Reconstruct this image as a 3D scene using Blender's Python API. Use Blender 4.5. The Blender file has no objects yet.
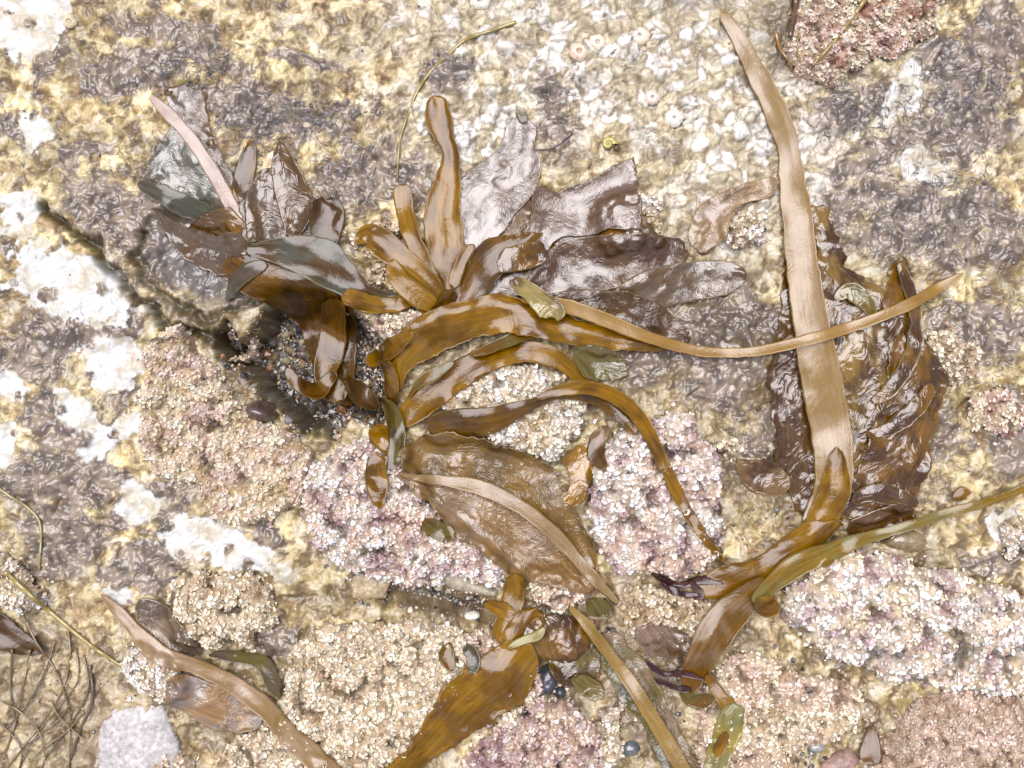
import bpy, math, random
import numpy as np
random.seed(4)
RS = np.random.RandomState(11)
S = bpy.context.scene
COL = S.collection

# ------------------------------------------------------------------ camera
CAMH = 1000.0                                   # mm above the rock
cd = bpy.data.cameras.new('camera'); cam = bpy.data.objects.new('camera', cd); COL.objects.link(cam)
cam.location = (0, 0, CAMH/1000); cam.rotation_euler = (0, 0, 0)
cd.sensor_width = 36; cd.lens = 36*1.0/1.024; cd.clip_start = 0.01; cd.clip_end = 50
S.camera = cam

# ------------------------------------------------------------------ light
SUN_EL, SUN_AZ = 73, 118                      # degrees; azimuth measured from +X counter-clockwise
w = bpy.data.worlds.new('World'); S.world = w; w.use_nodes = True
wn = w.node_tree.nodes; wl = w.node_tree.links
bg = wn['Background']; sky = wn.new('ShaderNodeTexSky'); sky.sky_type = 'NISHITA'; sky.sun_disc = False
sky.sun_elevation = math.radians(SUN_EL); sky.sun_rotation = math.radians(90-SUN_AZ)
sky.air_density = 1.0; sky.dust_density = 4.0; sky.ozone_density = 1.0
# broken overcast: procedural cloud over the Nishita sky
tc = wn.new('ShaderNodeTexCoord'); nz = wn.new('ShaderNodeTexNoise'); nz.inputs['Scale'].default_value = 2.6
nz.inputs['Detail'].default_value = 5; nz.inputs['Roughness'].default_value = .5
cr = wn.new('ShaderNodeValToRGB'); cr.color_ramp.elements[0].position = .47; cr.color_ramp.elements[1].position = .68
cr.color_ramp.elements[0].color = (.8, .85, 1.1, 1); cr.color_ramp.elements[1].color = (5, 5, 6, 1)
mx = wn.new('ShaderNodeMix'); mx.data_type = 'RGBA'; mx.inputs[0].default_value = .85
wl.new(tc.outputs['Generated'], nz.inputs['Vector']); wl.new(nz.outputs['Fac'], cr.inputs['Fac'])
wl.new(sky.outputs[0], mx.inputs[6]); wl.new(cr.outputs[0], mx.inputs[7]); wl.new(mx.outputs[2], bg.inputs['Color'])
bg.inputs['Strength'].default_value = 0.085
sd = bpy.data.lights.new('sun', 'SUN'); sun = bpy.data.objects.new('sun', sd); COL.objects.link(sun)
sd.energy = 1.5; sd.angle = math.radians(50); sd.color = (1, .965, 1)
_d = (math.cos(math.radians(SUN_EL))*math.cos(math.radians(SUN_AZ)), math.cos(math.radians(SUN_EL))*math.sin(math.radians(SUN_AZ)), math.sin(math.radians(SUN_EL)))
from mathutils import Vector
sun.rotation_euler = Vector(_d).to_track_quat('Z', 'Y').to_euler()
S.view_settings.view_transform = 'Standard'; S.view_settings.look = 'None'
S.view_settings.exposure = 1.72; S.view_settings.gamma = 1
S.render.engine = 'CYCLES'

# ------------------------------------------------------------------ numpy noise (all lengths in mm)
def _h(ix, iy, s):
    n = (ix.astype(np.int64)*374761393 + iy.astype(np.int64)*668265263 + s*2147483) & 0x7fffffff
    n = ((n ^ (n >> 13))*1274126177) & 0x7fffffff
    return ((n ^ (n >> 16)) & 0xffffff)/float(0xffffff)
def perlin(x, y, s=0):
    x = np.asarray(x, float); y = np.asarray(y, float)
    ix = np.floor(x); iy = np.floor(y); fx = x-ix; fy = y-iy
    def g(a, b):
        t = _h(ix+a, iy+b, s)*6.2831853
        return np.cos(t)*(fx-a)+np.sin(t)*(fy-b)
    u = fx*fx*fx*(fx*(fx*6-15)+10); v = fy*fy*fy*(fy*(fy*6-15)+10)
    return ((g(0,0)*(1-u)+g(1,0)*u)*(1-v)+(g(0,1)*(1-u)+g(1,1)*u)*v)*1.5
def fbm(x, y, sc, o=4, s=0, r=.5):
    t = 0; a = 1; n = 0
    for k in range(o):
        t = t+a*perlin(np.asarray(x)/sc+17.3*k, np.asarray(y)/sc-9.1*k, s+k*7); n += a; a *= r; sc = sc/2.03
    return t/n*1.35
def ridge(x, y, sc, o=3, s=0):
    t = 0; a = 1; n = 0
    for k in range(o):
        t = t+a*(1-np.abs(perlin(x/sc+5*k, y/sc+3*k, s+k))*2.2); n += a; a *= .5; sc /= 2.1
    return t/n
def vor(x, y, sc, s=0):
    x = np.asarray(x)/sc; y = np.asarray(y)/sc; ix = np.floor(x); iy = np.floor(y)
    f1 = np.full(x.shape, 9.); f2 = np.full(x.shape, 9.); idv = np.zeros(x.shape)
    for a in (-1, 0, 1):
        for b in (-1, 0, 1):
            cx = ix+a; cy = iy+b
            d = np.hypot(cx+_h(cx, cy, s+1)-x, cy+_h(cx, cy, s+2)-y)
            n = d < f1
            f2 = np.where(n, f1, np.minimum(f2, d)); idv = np.where(n, _h(cx, cy, s+3), idv); f1 = np.where(n, d, f1)
    return f1, f2, idv
def ss(a, b, x):
    t = np.clip((x-a)/(b-a), 0, 1); return t*t*(3-2*t)
def X(px): return np.asarray(px, float)-512.0
def Y(py): return 384.0-np.asarray(py, float)
def blobs(x, y, L):
    t = np.zeros(np.shape(x))
    for b in L:
        cx, cy, rx, ry = b[:4]; a = math.radians(b[4] if len(b) > 4 else 0); k = b[5] if len(b) > 5 else 1
        dx = x-X(cx); dy = -(y-Y(cy))
        u = (dx*math.cos(a)+dy*math.sin(a))/rx; v = (-dx*math.sin(a)+dy*math.cos(a))/ry
        t = np.maximum(t, k*np.exp(-.7*(u*u+v*v)**1.3)) if k > 0 else t+k*np.exp(-.7*(u*u+v*v)**1.3)
    return t
def poly_d(x, y, P):
    """signed distance to a polygon in pixel units, positive inside"""
    P = np.array(P, float); qx = X(P[:,0]); qy = Y(P[:,1]); n = len(P)
    d = np.full(np.shape(x), 1e9); ins = np.zeros(np.shape(x), bool)
    for i in range(n):
        ax, ay, bx, by = qx[i], qy[i], qx[(i+1)%n], qy[(i+1)%n]
        ex, ey = bx-ax, by-ay
        t = np.clip(((x-ax)*ex+(y-ay)*ey)/(ex*ex+ey*ey+1e-9), 0, 1)
        d = np.minimum(d, np.hypot(x-ax-t*ex, y-ay-t*ey))
        c = (ay > y) != (by > y)
        ins ^= c & (x < (bx-ax)*(y-ay)/(by-ay+1e-12)+ax)
    return np.where(ins, d, -d)
def line_d(x, y, P):
    d = np.full(np.shape(x), 1e9)
    for (a, b), (c, e) in zip(P[:-1], P[1:]):
        ax, ay, bx, by = X(a), Y(b), X(c), Y(e); ex, ey = bx-ax, by-ay
        t = np.clip(((x-ax)*ex+(y-ay)*ey)/(ex*ex+ey*ey+1e-9), 0, 1)
        d = np.minimum(d, np.hypot(x-ax-t*ex, y-ay-t*ey))
    return d

# ------------------------------------------------------------------ object helpers
def tag(o, label=None, cat=None, group=None, kind=None):
    if label: o['label'] = label
    if cat: o['category'] = cat
    if group: o['group'] = group
    if kind: o['kind'] = kind
    return o
def empty(name, loc):
    e = bpy.data.objects.new(name, None); COL.objects.link(e); e.location = loc; e.empty_display_size = .02
    return e
def mesh(name, V, F, mat, parent=None, col=None, uv=None, smooth=True, origin=None, rough=None):
    """V in mm (world).  F (n,4) or (n,3) ints or a pair of both"""
    V = np.asarray(V, float)
    if parent is not None: o0 = np.array(parent.location)*1000
    elif origin is not None: o0 = np.array(origin, float)
    else: o0 = np.array([V[:,0].mean(), V[:,1].mean(), V[:,2].min()])
    me = bpy.data.meshes.new(name)
    Fs = F if isinstance(F, (list, tuple)) else [F]
    Fs = [np.asarray(f, np.int32) for f in Fs if len(f)]
    loops = np.concatenate([f.ravel() for f in Fs]); tot = np.concatenate([np.full(len(f), f.shape[1], np.int32) for f in Fs])
    me.vertices.add(len(V)); me.vertices.foreach_set('co', ((V-o0)/1000).astype(np.float32).ravel())
    me.loops.add(len(loops)); me.loops.foreach_set('vertex_index', loops)
    me.polygons.add(len(tot)); me.polygons.foreach_set('loop_start', np.concatenate([[0], np.cumsum(tot)[:-1]]).astype(np.int32))
    me.polygons.foreach_set('loop_total', tot)
    me.update(calc_edges=True)
    me.polygons.foreach_set('use_smooth', np.full(len(tot), smooth))
    if col is not None:
        a = me.attributes.new('Tint', 'FLOAT_COLOR', 'POINT')
        c = np.ones((len(V), 4), np.float32); c[:, :np.shape(col)[-1]] = col; a.data.foreach_set('color', c.ravel())
    if rough is not None:
        a = me.attributes.new('Rough', 'FLOAT', 'POINT'); a.data.foreach_set('value', np.asarray(rough, np.float32))
    if uv is not None:
        u = me.uv_layers.new(name='UVMap'); u.data.foreach_set('uv', np.asarray(uv, np.float32)[loops].ravel())
    me.materials.append(mat)
    o = bpy.data.objects.new(name, me); COL.objects.link(o)
    if parent is not None: o.parent = parent
    else: o.location = o0/1000
    return o
def gridF(nu, nv):
    i = np.arange(nu*nv).reshape(nu, nv)
    return np.stack([i[:-1,:-1], i[1:,:-1], i[1:,1:], i[:-1,1:]], -1).reshape(-1, 4)

# ------------------------------------------------------------------ materials
class M:
    def __init__(s, name):
        s.m = bpy.data.materials.new(name); s.m.use_nodes = True; s.t = s.m.node_tree; s.N = s.t.nodes; s.L = s.t.links
        s.b = s.N['Principled BSDF']; s.out = s.N['Material Output']
    def n(s, k, **kw):
        x = s.N.new(k)
        for a, v in kw.items():
            if a[0] == '_': setattr(x, a[1:], v)
            else: x.inputs[a.replace('__', ' ')].default_value = v
        return x
    def l(s, a, b): s.L.new(a, b)
    def math(s, op, a, b):
        x = s.n('ShaderNodeMath', _operation=op)
        for i, v in enumerate((a, b)):
            if hasattr(v, 'node'): s.l(v, x.inputs[i])
            else: x.inputs[i].default_value = v
        return x.outputs[0]
def bump_chain(mm, vec, specs):
    prev = None
    for node, dist, st in specs:
        b = mm.n('ShaderNodeBump', Strength=st, Distance=dist); mm.l(node, b.inputs['Height'])
        if prev: mm.l(prev.outputs[0], b.inputs['Normal'])
        if vec is not None: mm.l(mm.math('MULTIPLY', vec, st), b.inputs['Strength'])
        prev = b
    mm.l(prev.outputs[0], mm.b.inputs['Normal']); return prev

def mat_rock():
    mm = M('wet_rock'); at = mm.n('ShaderNodeAttribute', _attribute_name='Tint'); ra = mm.n('ShaderNodeAttribute', _attribute_name='Rough')
    tc = mm.n('ShaderNodeTexCoord')
    n1 = mm.n('ShaderNodeTexNoise', Scale=420, Detail=5, Roughness=.65); n2 = mm.n('ShaderNodeTexNoise', Scale=1500, Detail=3, Roughness=.6)
    v1 = mm.n('ShaderNodeTexVoronoi', Scale=260)
    nd = mm.n('ShaderNodeTexNoise', Scale=150, Detail=4)
    for q in (n1, n2, v1, nd): mm.l(tc.outputs['Object'], q.inputs['Vector'])
    r = mm.n('ShaderNodeMapRange'); mm.l(n1.outputs['Fac'], r.inputs[0])
    r.inputs[1].default_value = .3; r.inputs[2].default_value = .7; r.inputs[3].default_value = .88; r.inputs[4].default_value = 1.12
    r2 = mm.n('ShaderNodeMapRange'); mm.l(n2.outputs['Fac'], r2.inputs[0])
    r2.inputs[1].default_value = .3; r2.inputs[2].default_value = .7; r2.inputs[3].default_value = .93; r2.inputs[4].default_value = 1.07
    k = mm.math('MULTIPLY', r.outputs[0], r2.outputs[0])
    mul = mm.n('ShaderNodeVectorMath', _operation='MULTIPLY'); mm.l(at.outputs['Color'], mul.inputs[0]); mm.l(k, mul.inputs[1])
    mm.l(mul.outputs[0], mm.b.inputs['Base Color'])
    mm.l(ra.outputs['Fac'], mm.b.inputs['Roughness'])
    mm.b.inputs['Coat Weight'].default_value = .4; mm.b.inputs['Coat Roughness'].default_value = .26
    bump_chain(mm, at.outputs['Alpha'], [(nd.outputs['Fac'], .003, .35), (n1.outputs['Fac'], .001, .45), (n2.outputs['Fac'], .0003, .4)])
    return mm.m
def mat_coral():
    mm = M('coralline_crust'); at = mm.n('ShaderNodeAttribute', _attribute_name='Tint'); tc = mm.n('ShaderNodeTexCoord')
    n2 = mm.n('ShaderNodeTexNoise', Scale=900, Detail=3, Roughness=.6); mm.l(tc.outputs['Object'], n2.inputs['Vector'])
    r2 = mm.n('ShaderNodeMapRange'); mm.l(n2.outputs['Fac'], r2.inputs[0])
    r2.inputs[1].default_value = .3; r2.inputs[2].default_value = .7; r2.inputs[3].default_value = .85; r2.inputs[4].default_value = 1.12
    mul = mm.n('ShaderNodeVectorMath', _operation='MULTIPLY'); mm.l(at.outputs['Color'], mul.inputs[0]); mm.l(r2.outputs[0], mul.inputs[1])
    mm.l(mul.outputs[0], mm.b.inputs['Base Color']); mm.b.inputs['Roughness'].default_value = .5
    mm.b.inputs['Coat Weight'].default_value = 0; mm.b.inputs['Specular IOR Level'].default_value = .25
    bump_chain(mm, None, [(n2.outputs['Fac'], .001, .7)])
    return mm.m
def mat_kelp(name, cior=1.66, vein=.3, wr=.6, fine=1.0, rough=.16, trans=.25, wscale=1.0, dull=0.0):
    """wet kelp skin: colour from Tint, oblique wrinkles in leaf coordinates (metres)"""
    mm = M(name); at = mm.n('ShaderNodeAttribute', _attribute_name='Tint'); uv = mm.n('ShaderNodeUVMap', _uv_map='UVMap'); tc = mm.n('ShaderNodeTexCoord')
    sep = mm.n('ShaderNodeSeparateXYZ'); mm.l(uv.outputs[0], sep.inputs[0])
    av = mm.math('ABSOLUTE', sep.outputs[1], 0)
    # warp
    nw = mm.n('ShaderNodeTexNoise', Scale=26, Detail=3); mm.l(tc.outputs['Object'], nw.inputs['Vector'])
    wv = mm.math('MULTIPLY', mm.math('SUBTRACT', nw.outputs['Fac'], .5), .075)
    a = mm.math('ADD', mm.math('SUBTRACT', sep.outputs[0], mm.math('MULTIPLY', av, .8)), wv)
    c = mm.math('ADD', mm.math('ADD', av, mm.math('MULTIPLY', sep.outputs[0], .35)), wv)
    cb = mm.n('ShaderNodeCombineXYZ'); mm.l(mm.math('MULTIPLY', a, 210*wscale), cb.inputs[0]); mm.l(mm.math('MULTIPLY', c, 42*wscale), cb.inputs[1])
    n1 = mm.n('ShaderNodeTexNoise', Scale=1, Detail=3, Roughness=.55, Distortion=.5); mm.l(cb.outputs[0], n1.inputs['Vector'])
    n2 = mm.n('ShaderNodeTexNoise', Scale=700, Detail=3, Roughness=.6); mm.l(tc.outputs['Object'], n2.inputs['Vector'])
    n3 = mm.n('ShaderNodeTexNoise', Scale=1, Detail=4, Roughness=.6); cv = mm.n('ShaderNodeCombineXYZ'); mm.l(mm.math('MULTIPLY', sep.outputs[0], 22), cv.inputs[0]); mm.l(mm.math('MULTIPLY', sep.outputs[1], 260), cv.inputs[1]); mm.l(cv.outputs[0], n3.inputs['Vector'])
    nm = mm.n('ShaderNodeTexNoise', Scale=38, Detail=2); mm.l(tc.outputs['Object'], nm.inputs['Vector'])
    mk = mm.n('ShaderNodeMapRange'); mm.l(nm.outputs['Fac'], mk.inputs[0]); mk.inputs[1].default_value = .38; mk.inputs[2].default_value = .68; mk.inputs[3].default_value = .15; mk.inputs[4].default_value = 1.35
    r = mm.n('ShaderNodeMapRange'); mm.l(n3.outputs['Fac'], r.inputs[0])
    r.inputs[1].default_value = .3; r.inputs[2].default_value = .7; r.inputs[3].default_value = 1-vein; r.inputs[4].default_value = 1+vein
    mul = mm.n('ShaderNodeVectorMath', _operation='MULTIPLY'); mm.l(at.outputs['Color'], mul.inputs[0]); mm.l(r.outputs[0], mul.inputs[1])
    mm.l(mul.outputs[0], mm.b.inputs['Base Color'])
    mm.b.inputs['Roughness'].default_value = rough+.12; mm.b.inputs['IOR'].default_value = 1.45; mm.b.inputs['Specular IOR Level'].default_value = .15
    mm.b.inputs['Coat Weight'].default_value = 1-dull; mm.b.inputs['Coat Roughness'].default_value = rough; mm.b.inputs['Coat IOR'].default_value = cior
    bp = bump_chain(mm, None, [(mm.math('MULTIPLY', n1.outputs['Fac'], mk.outputs[0]), .0042/wscale, wr), (n3.outputs['Fac'], .0008, .25), (n2.outputs['Fac'], .00025, .4*fine)])
    mm.l(bp.outputs[0], mm.b.inputs['Coat Normal'])
    tr = mm.n('ShaderNodeBsdfTranslucent'); sc = mm.n('ShaderNodeVectorMath', _operation='MULTIPLY'); mm.l(mul.outputs[0], sc.inputs[0]); sc.inputs[1].default_value = (2.1, 1.7, .5)
    mm.l(sc.outputs[0], tr.inputs['Color'])
    ms = mm.n('ShaderNodeMixShader', Fac=trans); mm.l(mm.b.outputs[0], ms.inputs[1]); mm.l(tr.outputs[0], ms.inputs[2]); mm.l(ms.outputs[0], mm.out.inputs[0])
    return mm.m
def mat_tint(name, rough=.4, coat=.4, bs=500, bd=.0005):
    mm = M(name); at = mm.n('ShaderNodeAttribute', _attribute_name='Tint'); tc = mm.n('ShaderNodeTexCoord')
    n2 = mm.n('ShaderNodeTexNoise', Scale=bs, Detail=4, Roughness=.6); mm.l(tc.outputs['Object'], n2.inputs['Vector'])
    r2 = mm.n('ShaderNodeMapRange'); mm.l(n2.outputs['Fac'], r2.inputs[0])
    r2.inputs[1].default_value = .3; r2.inputs[2].default_value = .7; r2.inputs[3].default_value = .7; r2.inputs[4].default_value = 1.25
    mul = mm.n('ShaderNodeVectorMath', _operation='MULTIPLY'); mm.l(at.outputs['Color'], mul.inputs[0]); mm.l(r2.outputs[0], mul.inputs[1])
    mm.l(mul.outputs[0], mm.b.inputs['Base Color']); mm.b.inputs['Roughness'].default_value = rough
    mm.b.inputs['Coat Weight'].default_value = coat; mm.b.inputs['Coat Roughness'].default_value = .12
    bump_chain(mm, None, [(n2.outputs['Fac'], bd, .6)])
    return mm.m
ROCK = mat_rock(); CORAL = mat_coral()
KS = mat_kelp('smooth_kelp', wr=.12, rough=.04, trans=.34, cior=1.52)
KW = mat_kelp('wrinkled_kelp', wr=.85, rough=.1, trans=.22, wscale=1.9)
KL = mat_kelp('dull_sheen_kelp', wr=.5, rough=.13, trans=.1, wscale=2.2, cior=1.76)
KD = mat_kelp('crumpled_kelp', wr=.4, rough=.045, trans=.14, wscale=.55)
KM = mat_kelp('kelp_midrib', vein=.16, wr=.12, rough=.26, trans=.1, dull=.15)
PEB = mat_tint('wet_pebble', .3, .7); SHELL = mat_tint('shell', .5, .2); HAIR = mat_tint('algae_filament', .35, .5); STONE = mat_tint('stone_surface', .55, .2, 260, .0012)
STR = mat_tint('seaweed_strand', .3, .8)

# ------------------------------------------------------------------ the rock bed
GREY = [(130,75,60,24,-15),(160,30,60,12,5),(215,60,40,14,20),(265,112,75,26,12),(50,60,12,40,15),(110,215,60,30,40),(165,235,80,45,30),(365,178,60,36,-10),
 (448,72,26,20),(548,95,16,26),(555,130,20,18),(60,335,75,24,-10),(120,325,40,14,-25),(25,365,35,22),(70,425,60,30,30),(60,480,80,34,10),(125,390,14,40,10),(150,500,60,22,-15),
 (150,562,55,26,-20),(165,540,16,34,30),(58,540,45,40),(270,535,14,12),(205,545,11,8),(272,642,26,16),(185,480,26,14),(225,250,60,50,20),
 (965,105,50,60,10),(935,225,100,48,8),(860,105,52,24,-20),(1000,35,50,30),(940,60,30,30),(970,330,60,34),(735,320,75,42,20,.9),(720,365,50,40),(900,440,60,60),(870,485,44,26),
 (1010,430,25,40),(850,170,30,12,-10),(885,145,50,16,-20),(640,350,40,40),(770,440,60,40,0,.7),(990,565,30,14),(90,150,26,10,-10),(300,60,40,9,10),(20,130,40,14,20),(340,110,30,8,0)]
WHITE = [(75,285,75,36,18),(112,362,34,30,20),(80,415,26,18,30),(212,545,78,22,16),(140,505,26,22,20),(10,385,22,14),(8,442,14,26),(20,215,24,28,60),(45,20,22,40,20),(905,88,20,32,20),
 (922,165,28,20,10),(120,595,22,9,10),(1008,525,20,18),(735,235,22,18),(70,400,10,12),(150,430,16,26),(10,20,30,40),(40,130,18,20),(100,310,30,20),(110,440,40,18,-30,.75)]
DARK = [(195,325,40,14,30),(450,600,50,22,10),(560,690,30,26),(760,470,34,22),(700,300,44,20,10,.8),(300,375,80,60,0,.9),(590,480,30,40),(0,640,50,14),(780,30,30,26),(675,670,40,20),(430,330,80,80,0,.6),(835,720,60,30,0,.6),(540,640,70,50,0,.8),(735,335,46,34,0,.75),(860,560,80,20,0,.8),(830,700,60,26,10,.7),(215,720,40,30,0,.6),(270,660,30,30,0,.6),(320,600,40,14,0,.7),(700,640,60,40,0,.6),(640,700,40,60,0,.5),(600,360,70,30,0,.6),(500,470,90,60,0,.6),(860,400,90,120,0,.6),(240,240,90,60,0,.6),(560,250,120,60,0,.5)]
PALE = [(640,60,180,85,8),(470,130,60,50),(760,170,90,80),(450,30,60,30),(900,130,80,50,0,.6)]
SAND = [(95,735,60,50),(640,710,40,50),(800,450,80,60,0,.8),(120,680,80,40,0,.7),(660,620,80,50,0,.8),(50,700,80,70,0,.8),(640,360,90,60,0,.6)]
PIT = [(208,338),(228,322),(240,342),(256,322),(262,300),(330,295),(366,318),(386,352),(382,388),(394,412),(372,428),(350,418),(338,440),(312,432),(296,436),(282,408),(262,402),(240,372),(222,366)]
GUL = [(352,560),(395,562),(440,588),(492,600),(500,628),(440,612),(395,606),(350,604)]
CRACK = [(48,208),(95,245),(130,290),(165,325),(205,338)]
BOWL = [(150,205),(225,190),(262,245),(255,300),(205,322),(165,300),(135,255)]
def rock(x, y, color=False):
    wx = x+9*fbm(x, y, 30, 5, 41, .6); wy = y+9*fbm(x, y, 30, 5, 57, .6)
    z = 12*fbm(x, y, 260, 3, 1)+5.0*fbm(x, y, 70, 4, 2)
    pit = ss(-3, 11, poly_d(wx, wy, PIT)); gul = ss(-4, 14, poly_d(wx, wy, GUL)); cr_ = line_d(wx, wy, CRACK)
    crk = np.exp(-(cr_/4.2)**2); bowl = ss(0, 30, poly_d(wx, wy, BOWL)); rim = np.exp(-(poly_d(wx, wy, BOWL)/4.5)**2)*(Y(230) > y)
    z = z-70*pit-22*gul-20*crk-18*bowl-12*rim
    z = z-30*ss(40, -30, (-(y))+ -384+40+0*x)*0
    # top edge overhang: the dark rock the frame cuts at the top
    top = np.exp(-(((x-X(690))/60)**2+((y-Y(-15))/26)**2)); z = z-8*top
    n0 = fbm(wx, wy, 22, 4, 5, .6); n1 = fbm(wx, wy, 9, 3, 6, .5)
    gm = blobs(wx, wy, GREY); g = ss(.36, .62, .95*gm+.62*fbm(x, y, 34, 6, 8, .72)-.01)*(1-pit)
    g = np.maximum(g, .85*ss(.22, .42, fbm(x, y, 40, 6, 88, .7))*(1-blobs(wx, wy, PALE))*ss(-60, 60, y))
    wm = blobs(wx, wy, WHITE); w_ = ss(.47, .52, wm+.5*fbm(x, y, 26, 4, 9, .55)-.05)
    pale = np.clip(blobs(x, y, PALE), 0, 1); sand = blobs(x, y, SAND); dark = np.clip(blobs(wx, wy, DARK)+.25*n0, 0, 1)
    h1, h2, hid = vor(wx, wy, 17, 221); isl = ss(.36, .30, h1)*(hid > .78); w_ = w_*(1-isl)*(1-.9*pale*(fbm(x, y, 7, 2, 77) < -.05)); g = np.maximum(g, .9*isl*(wm > .3)); g = g*(1-w_*.8)
    f1, f2, cid = vor(wx+1.5*n1, wy+1.5*n0, 13, 21); e = f2-f1
    c1, c2, cid2 = vor(wx, wy, 5.2, 31); e2 = c2-c1
    rg = ridge(wx, wy, 9, 3, 71)
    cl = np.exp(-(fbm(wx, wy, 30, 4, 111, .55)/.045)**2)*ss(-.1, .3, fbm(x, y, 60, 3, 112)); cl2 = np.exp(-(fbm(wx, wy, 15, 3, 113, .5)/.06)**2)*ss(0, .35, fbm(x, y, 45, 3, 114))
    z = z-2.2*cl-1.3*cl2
    sm = 1-.75*w_
    z = z+6.5*n0*(1-.6*w_)+5*fbm(x, y, 48, 3, 121)+1.7*n1*sm+.5*sm*fbm(x, y, 5, 2, 91)
    z = z+g*(1.6+.9*n1+.25*rg) + w_*1.0 + pale*(4.2*(1-f1*f1)-1) - .9*np.exp(-(e/.07)**2)*(1-g)
    z = z+(1-pale)*(1-w_)*(1-f1)*1.1+.7*(1-c1)
    if not color: return z
    def C(*c): return np.array(c, float)
    def mix(a, b, t): return a+(b-a)*np.asarray(t)[..., None]
    nn = fbm(x, y, 34, 5, 12, .6); n2 = fbm(wx, wy, 17, 4, 13, .5); n3 = fbm(wx, wy, 8, 3, 14, .5)
    c = mix(C(.26,.18,.065), C(.60,.49,.25), ss(-.3, .3, .8*nn+.5*n2+.5*n0))
    c = mix(c, C(.56,.50,.37), ss(.12, .5, n2+.4*nn)*.9)
    c = c*(1+.6*fbm(x, y, 52, 3, 131))[:, None]
    c = mix(c, C(.40,.20,.10), ss(.3, .55, fbm(x, y, 30, 4, 15))*.3)
    c = mix(c, C(.27,.23,.06), ss(.28, .5, fbm(x, y, 24, 4, 16))*.5)
    pc = mix(C(.44,.39,.26), C(.68,.67,.62), ss(-.15, .2, cid-.5+.35*n2+.3*nn))
    c = mix(c, pc, pale*.92)
    c = mix(c, C(.25,.19,.12), np.clip(sand, 0, 1)*(.8+.3*n2))
    c = mix(c, C(.17,.11,.055), np.exp(-(e/(.10+.06*pale))**2)*(.3+.5*pale)*(1-.8*w_))
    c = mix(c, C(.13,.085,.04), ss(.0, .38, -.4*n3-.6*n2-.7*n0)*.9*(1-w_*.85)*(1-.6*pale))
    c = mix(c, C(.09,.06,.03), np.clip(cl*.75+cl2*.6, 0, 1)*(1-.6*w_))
    gc = mix(C(.10,.078,.064), C(.225,.175,.135), ss(-.3, .4, n2)); gc = mix(gc, C(.34,.26,.16), ss(.15, .5, n3+.3*nn)*.6)
    c = mix(c, gc, g*.93)
    wc = mix(C(.52,.52,.49), C(.40,.355,.26), ss(-.15, .35, .5*n2+.6*nn)); c = mix(c, wc, w_*.97); c = mix(c, C(.20,.14,.08), (np.exp(-((w_-.5)/.22)**2))*.45)
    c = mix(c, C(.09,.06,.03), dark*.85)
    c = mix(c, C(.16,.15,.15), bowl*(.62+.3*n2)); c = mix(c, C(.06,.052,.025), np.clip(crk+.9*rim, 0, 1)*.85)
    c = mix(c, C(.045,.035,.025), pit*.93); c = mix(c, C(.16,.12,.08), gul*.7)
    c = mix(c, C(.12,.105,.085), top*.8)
    ro = .55-.26*g+.1*w_-.2*dark-.2*bowl-.2*pit+.1*n2
    return z, np.column_stack([np.clip(c, .01, .85), np.clip(1-.8*w_-.3*pale-.5*g, .15, 1)]), np.clip(ro, .22, .8), g
def axis(h, st):
    a = np.arange(-h, h+st/2, st); s1 = []; v = h; d = st*3
    while v < 5000:
        v += d; s1.append(v)
        if v > h+330: d *= 1.25
    s1 = np.array(s1); return np.concatenate([-s1[::-1], a, s1])
ax_ = axis(600, 1.4); ay_ = axis(460, 1.4)
GX, GY = np.meshgrid(ax_, ay_, indexing='ij')
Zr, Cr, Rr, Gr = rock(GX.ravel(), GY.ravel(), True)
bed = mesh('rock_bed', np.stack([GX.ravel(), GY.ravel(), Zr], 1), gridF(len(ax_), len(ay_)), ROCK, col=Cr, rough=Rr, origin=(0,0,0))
tag(bed, 'ochre and cream tidal rock crusted with grey and white patches', kind='structure')
bed['category'] = 'rock'

# running height map of everything laid so far
TS = 2.0; TX0, TY0 = -640, -500; TNX, TNY = 641, 501
tx, ty = np.meshgrid(TX0+TS*np.arange(TNX), TY0+TS*np.arange(TNY), indexing='ij')
TOP = rock(tx.ravel(), ty.ravel()).reshape(tx.shape)
def blur(a, r):
    for ax in (0, 1):
        p = np.concatenate([np.repeat(a.take([0], ax), r, ax), a, np.repeat(a.take([-1], ax), r, ax)], ax)
        c = np.cumsum(p, ax); z0 = np.zeros_like(c.take([0], ax)); c = np.concatenate([z0, c], ax)
        n = a.shape[ax]; a = (c.take(range(2*r+1, 2*r+1+n), ax)-c.take(range(0, n), ax))/(2*r+1)
    return a
BASE = blur(blur(TOP, 6), 6)
def look(A, x, y):
    u = np.clip((np.asarray(x, float)-TX0)/TS, 0, TNX-1.001); v = np.clip((np.asarray(y, float)-TY0)/TS, 0, TNY-1.001)
    i = u.astype(int); j = v.astype(int); f = u-i; g = v-j
    return A[i,j]*(1-f)*(1-g)+A[i+1,j]*f*(1-g)+A[i,j+1]*(1-f)*g+A[i+1,j+1]*f*g
def stamp(x, y, z):
    i = np.round((x-TX0)/TS).astype(int); j = np.round((y-TY0)/TS).astype(int)
    for a in (0, -1, 1):
        for b in (0, -1, 1):
            ii = np.clip(i+a, 0, TNX-1); jj = np.clip(j+b, 0, TNY-1)
            np.maximum.at(TOP, (ii, jj), z)
def smooth_noise_rot(x, y, ang, sx, sy, s):
    c, q = math.cos(ang), math.sin(ang); return perlin((x*c+y*q)/sx, (-x*q+y*c)/sy, s)

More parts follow.
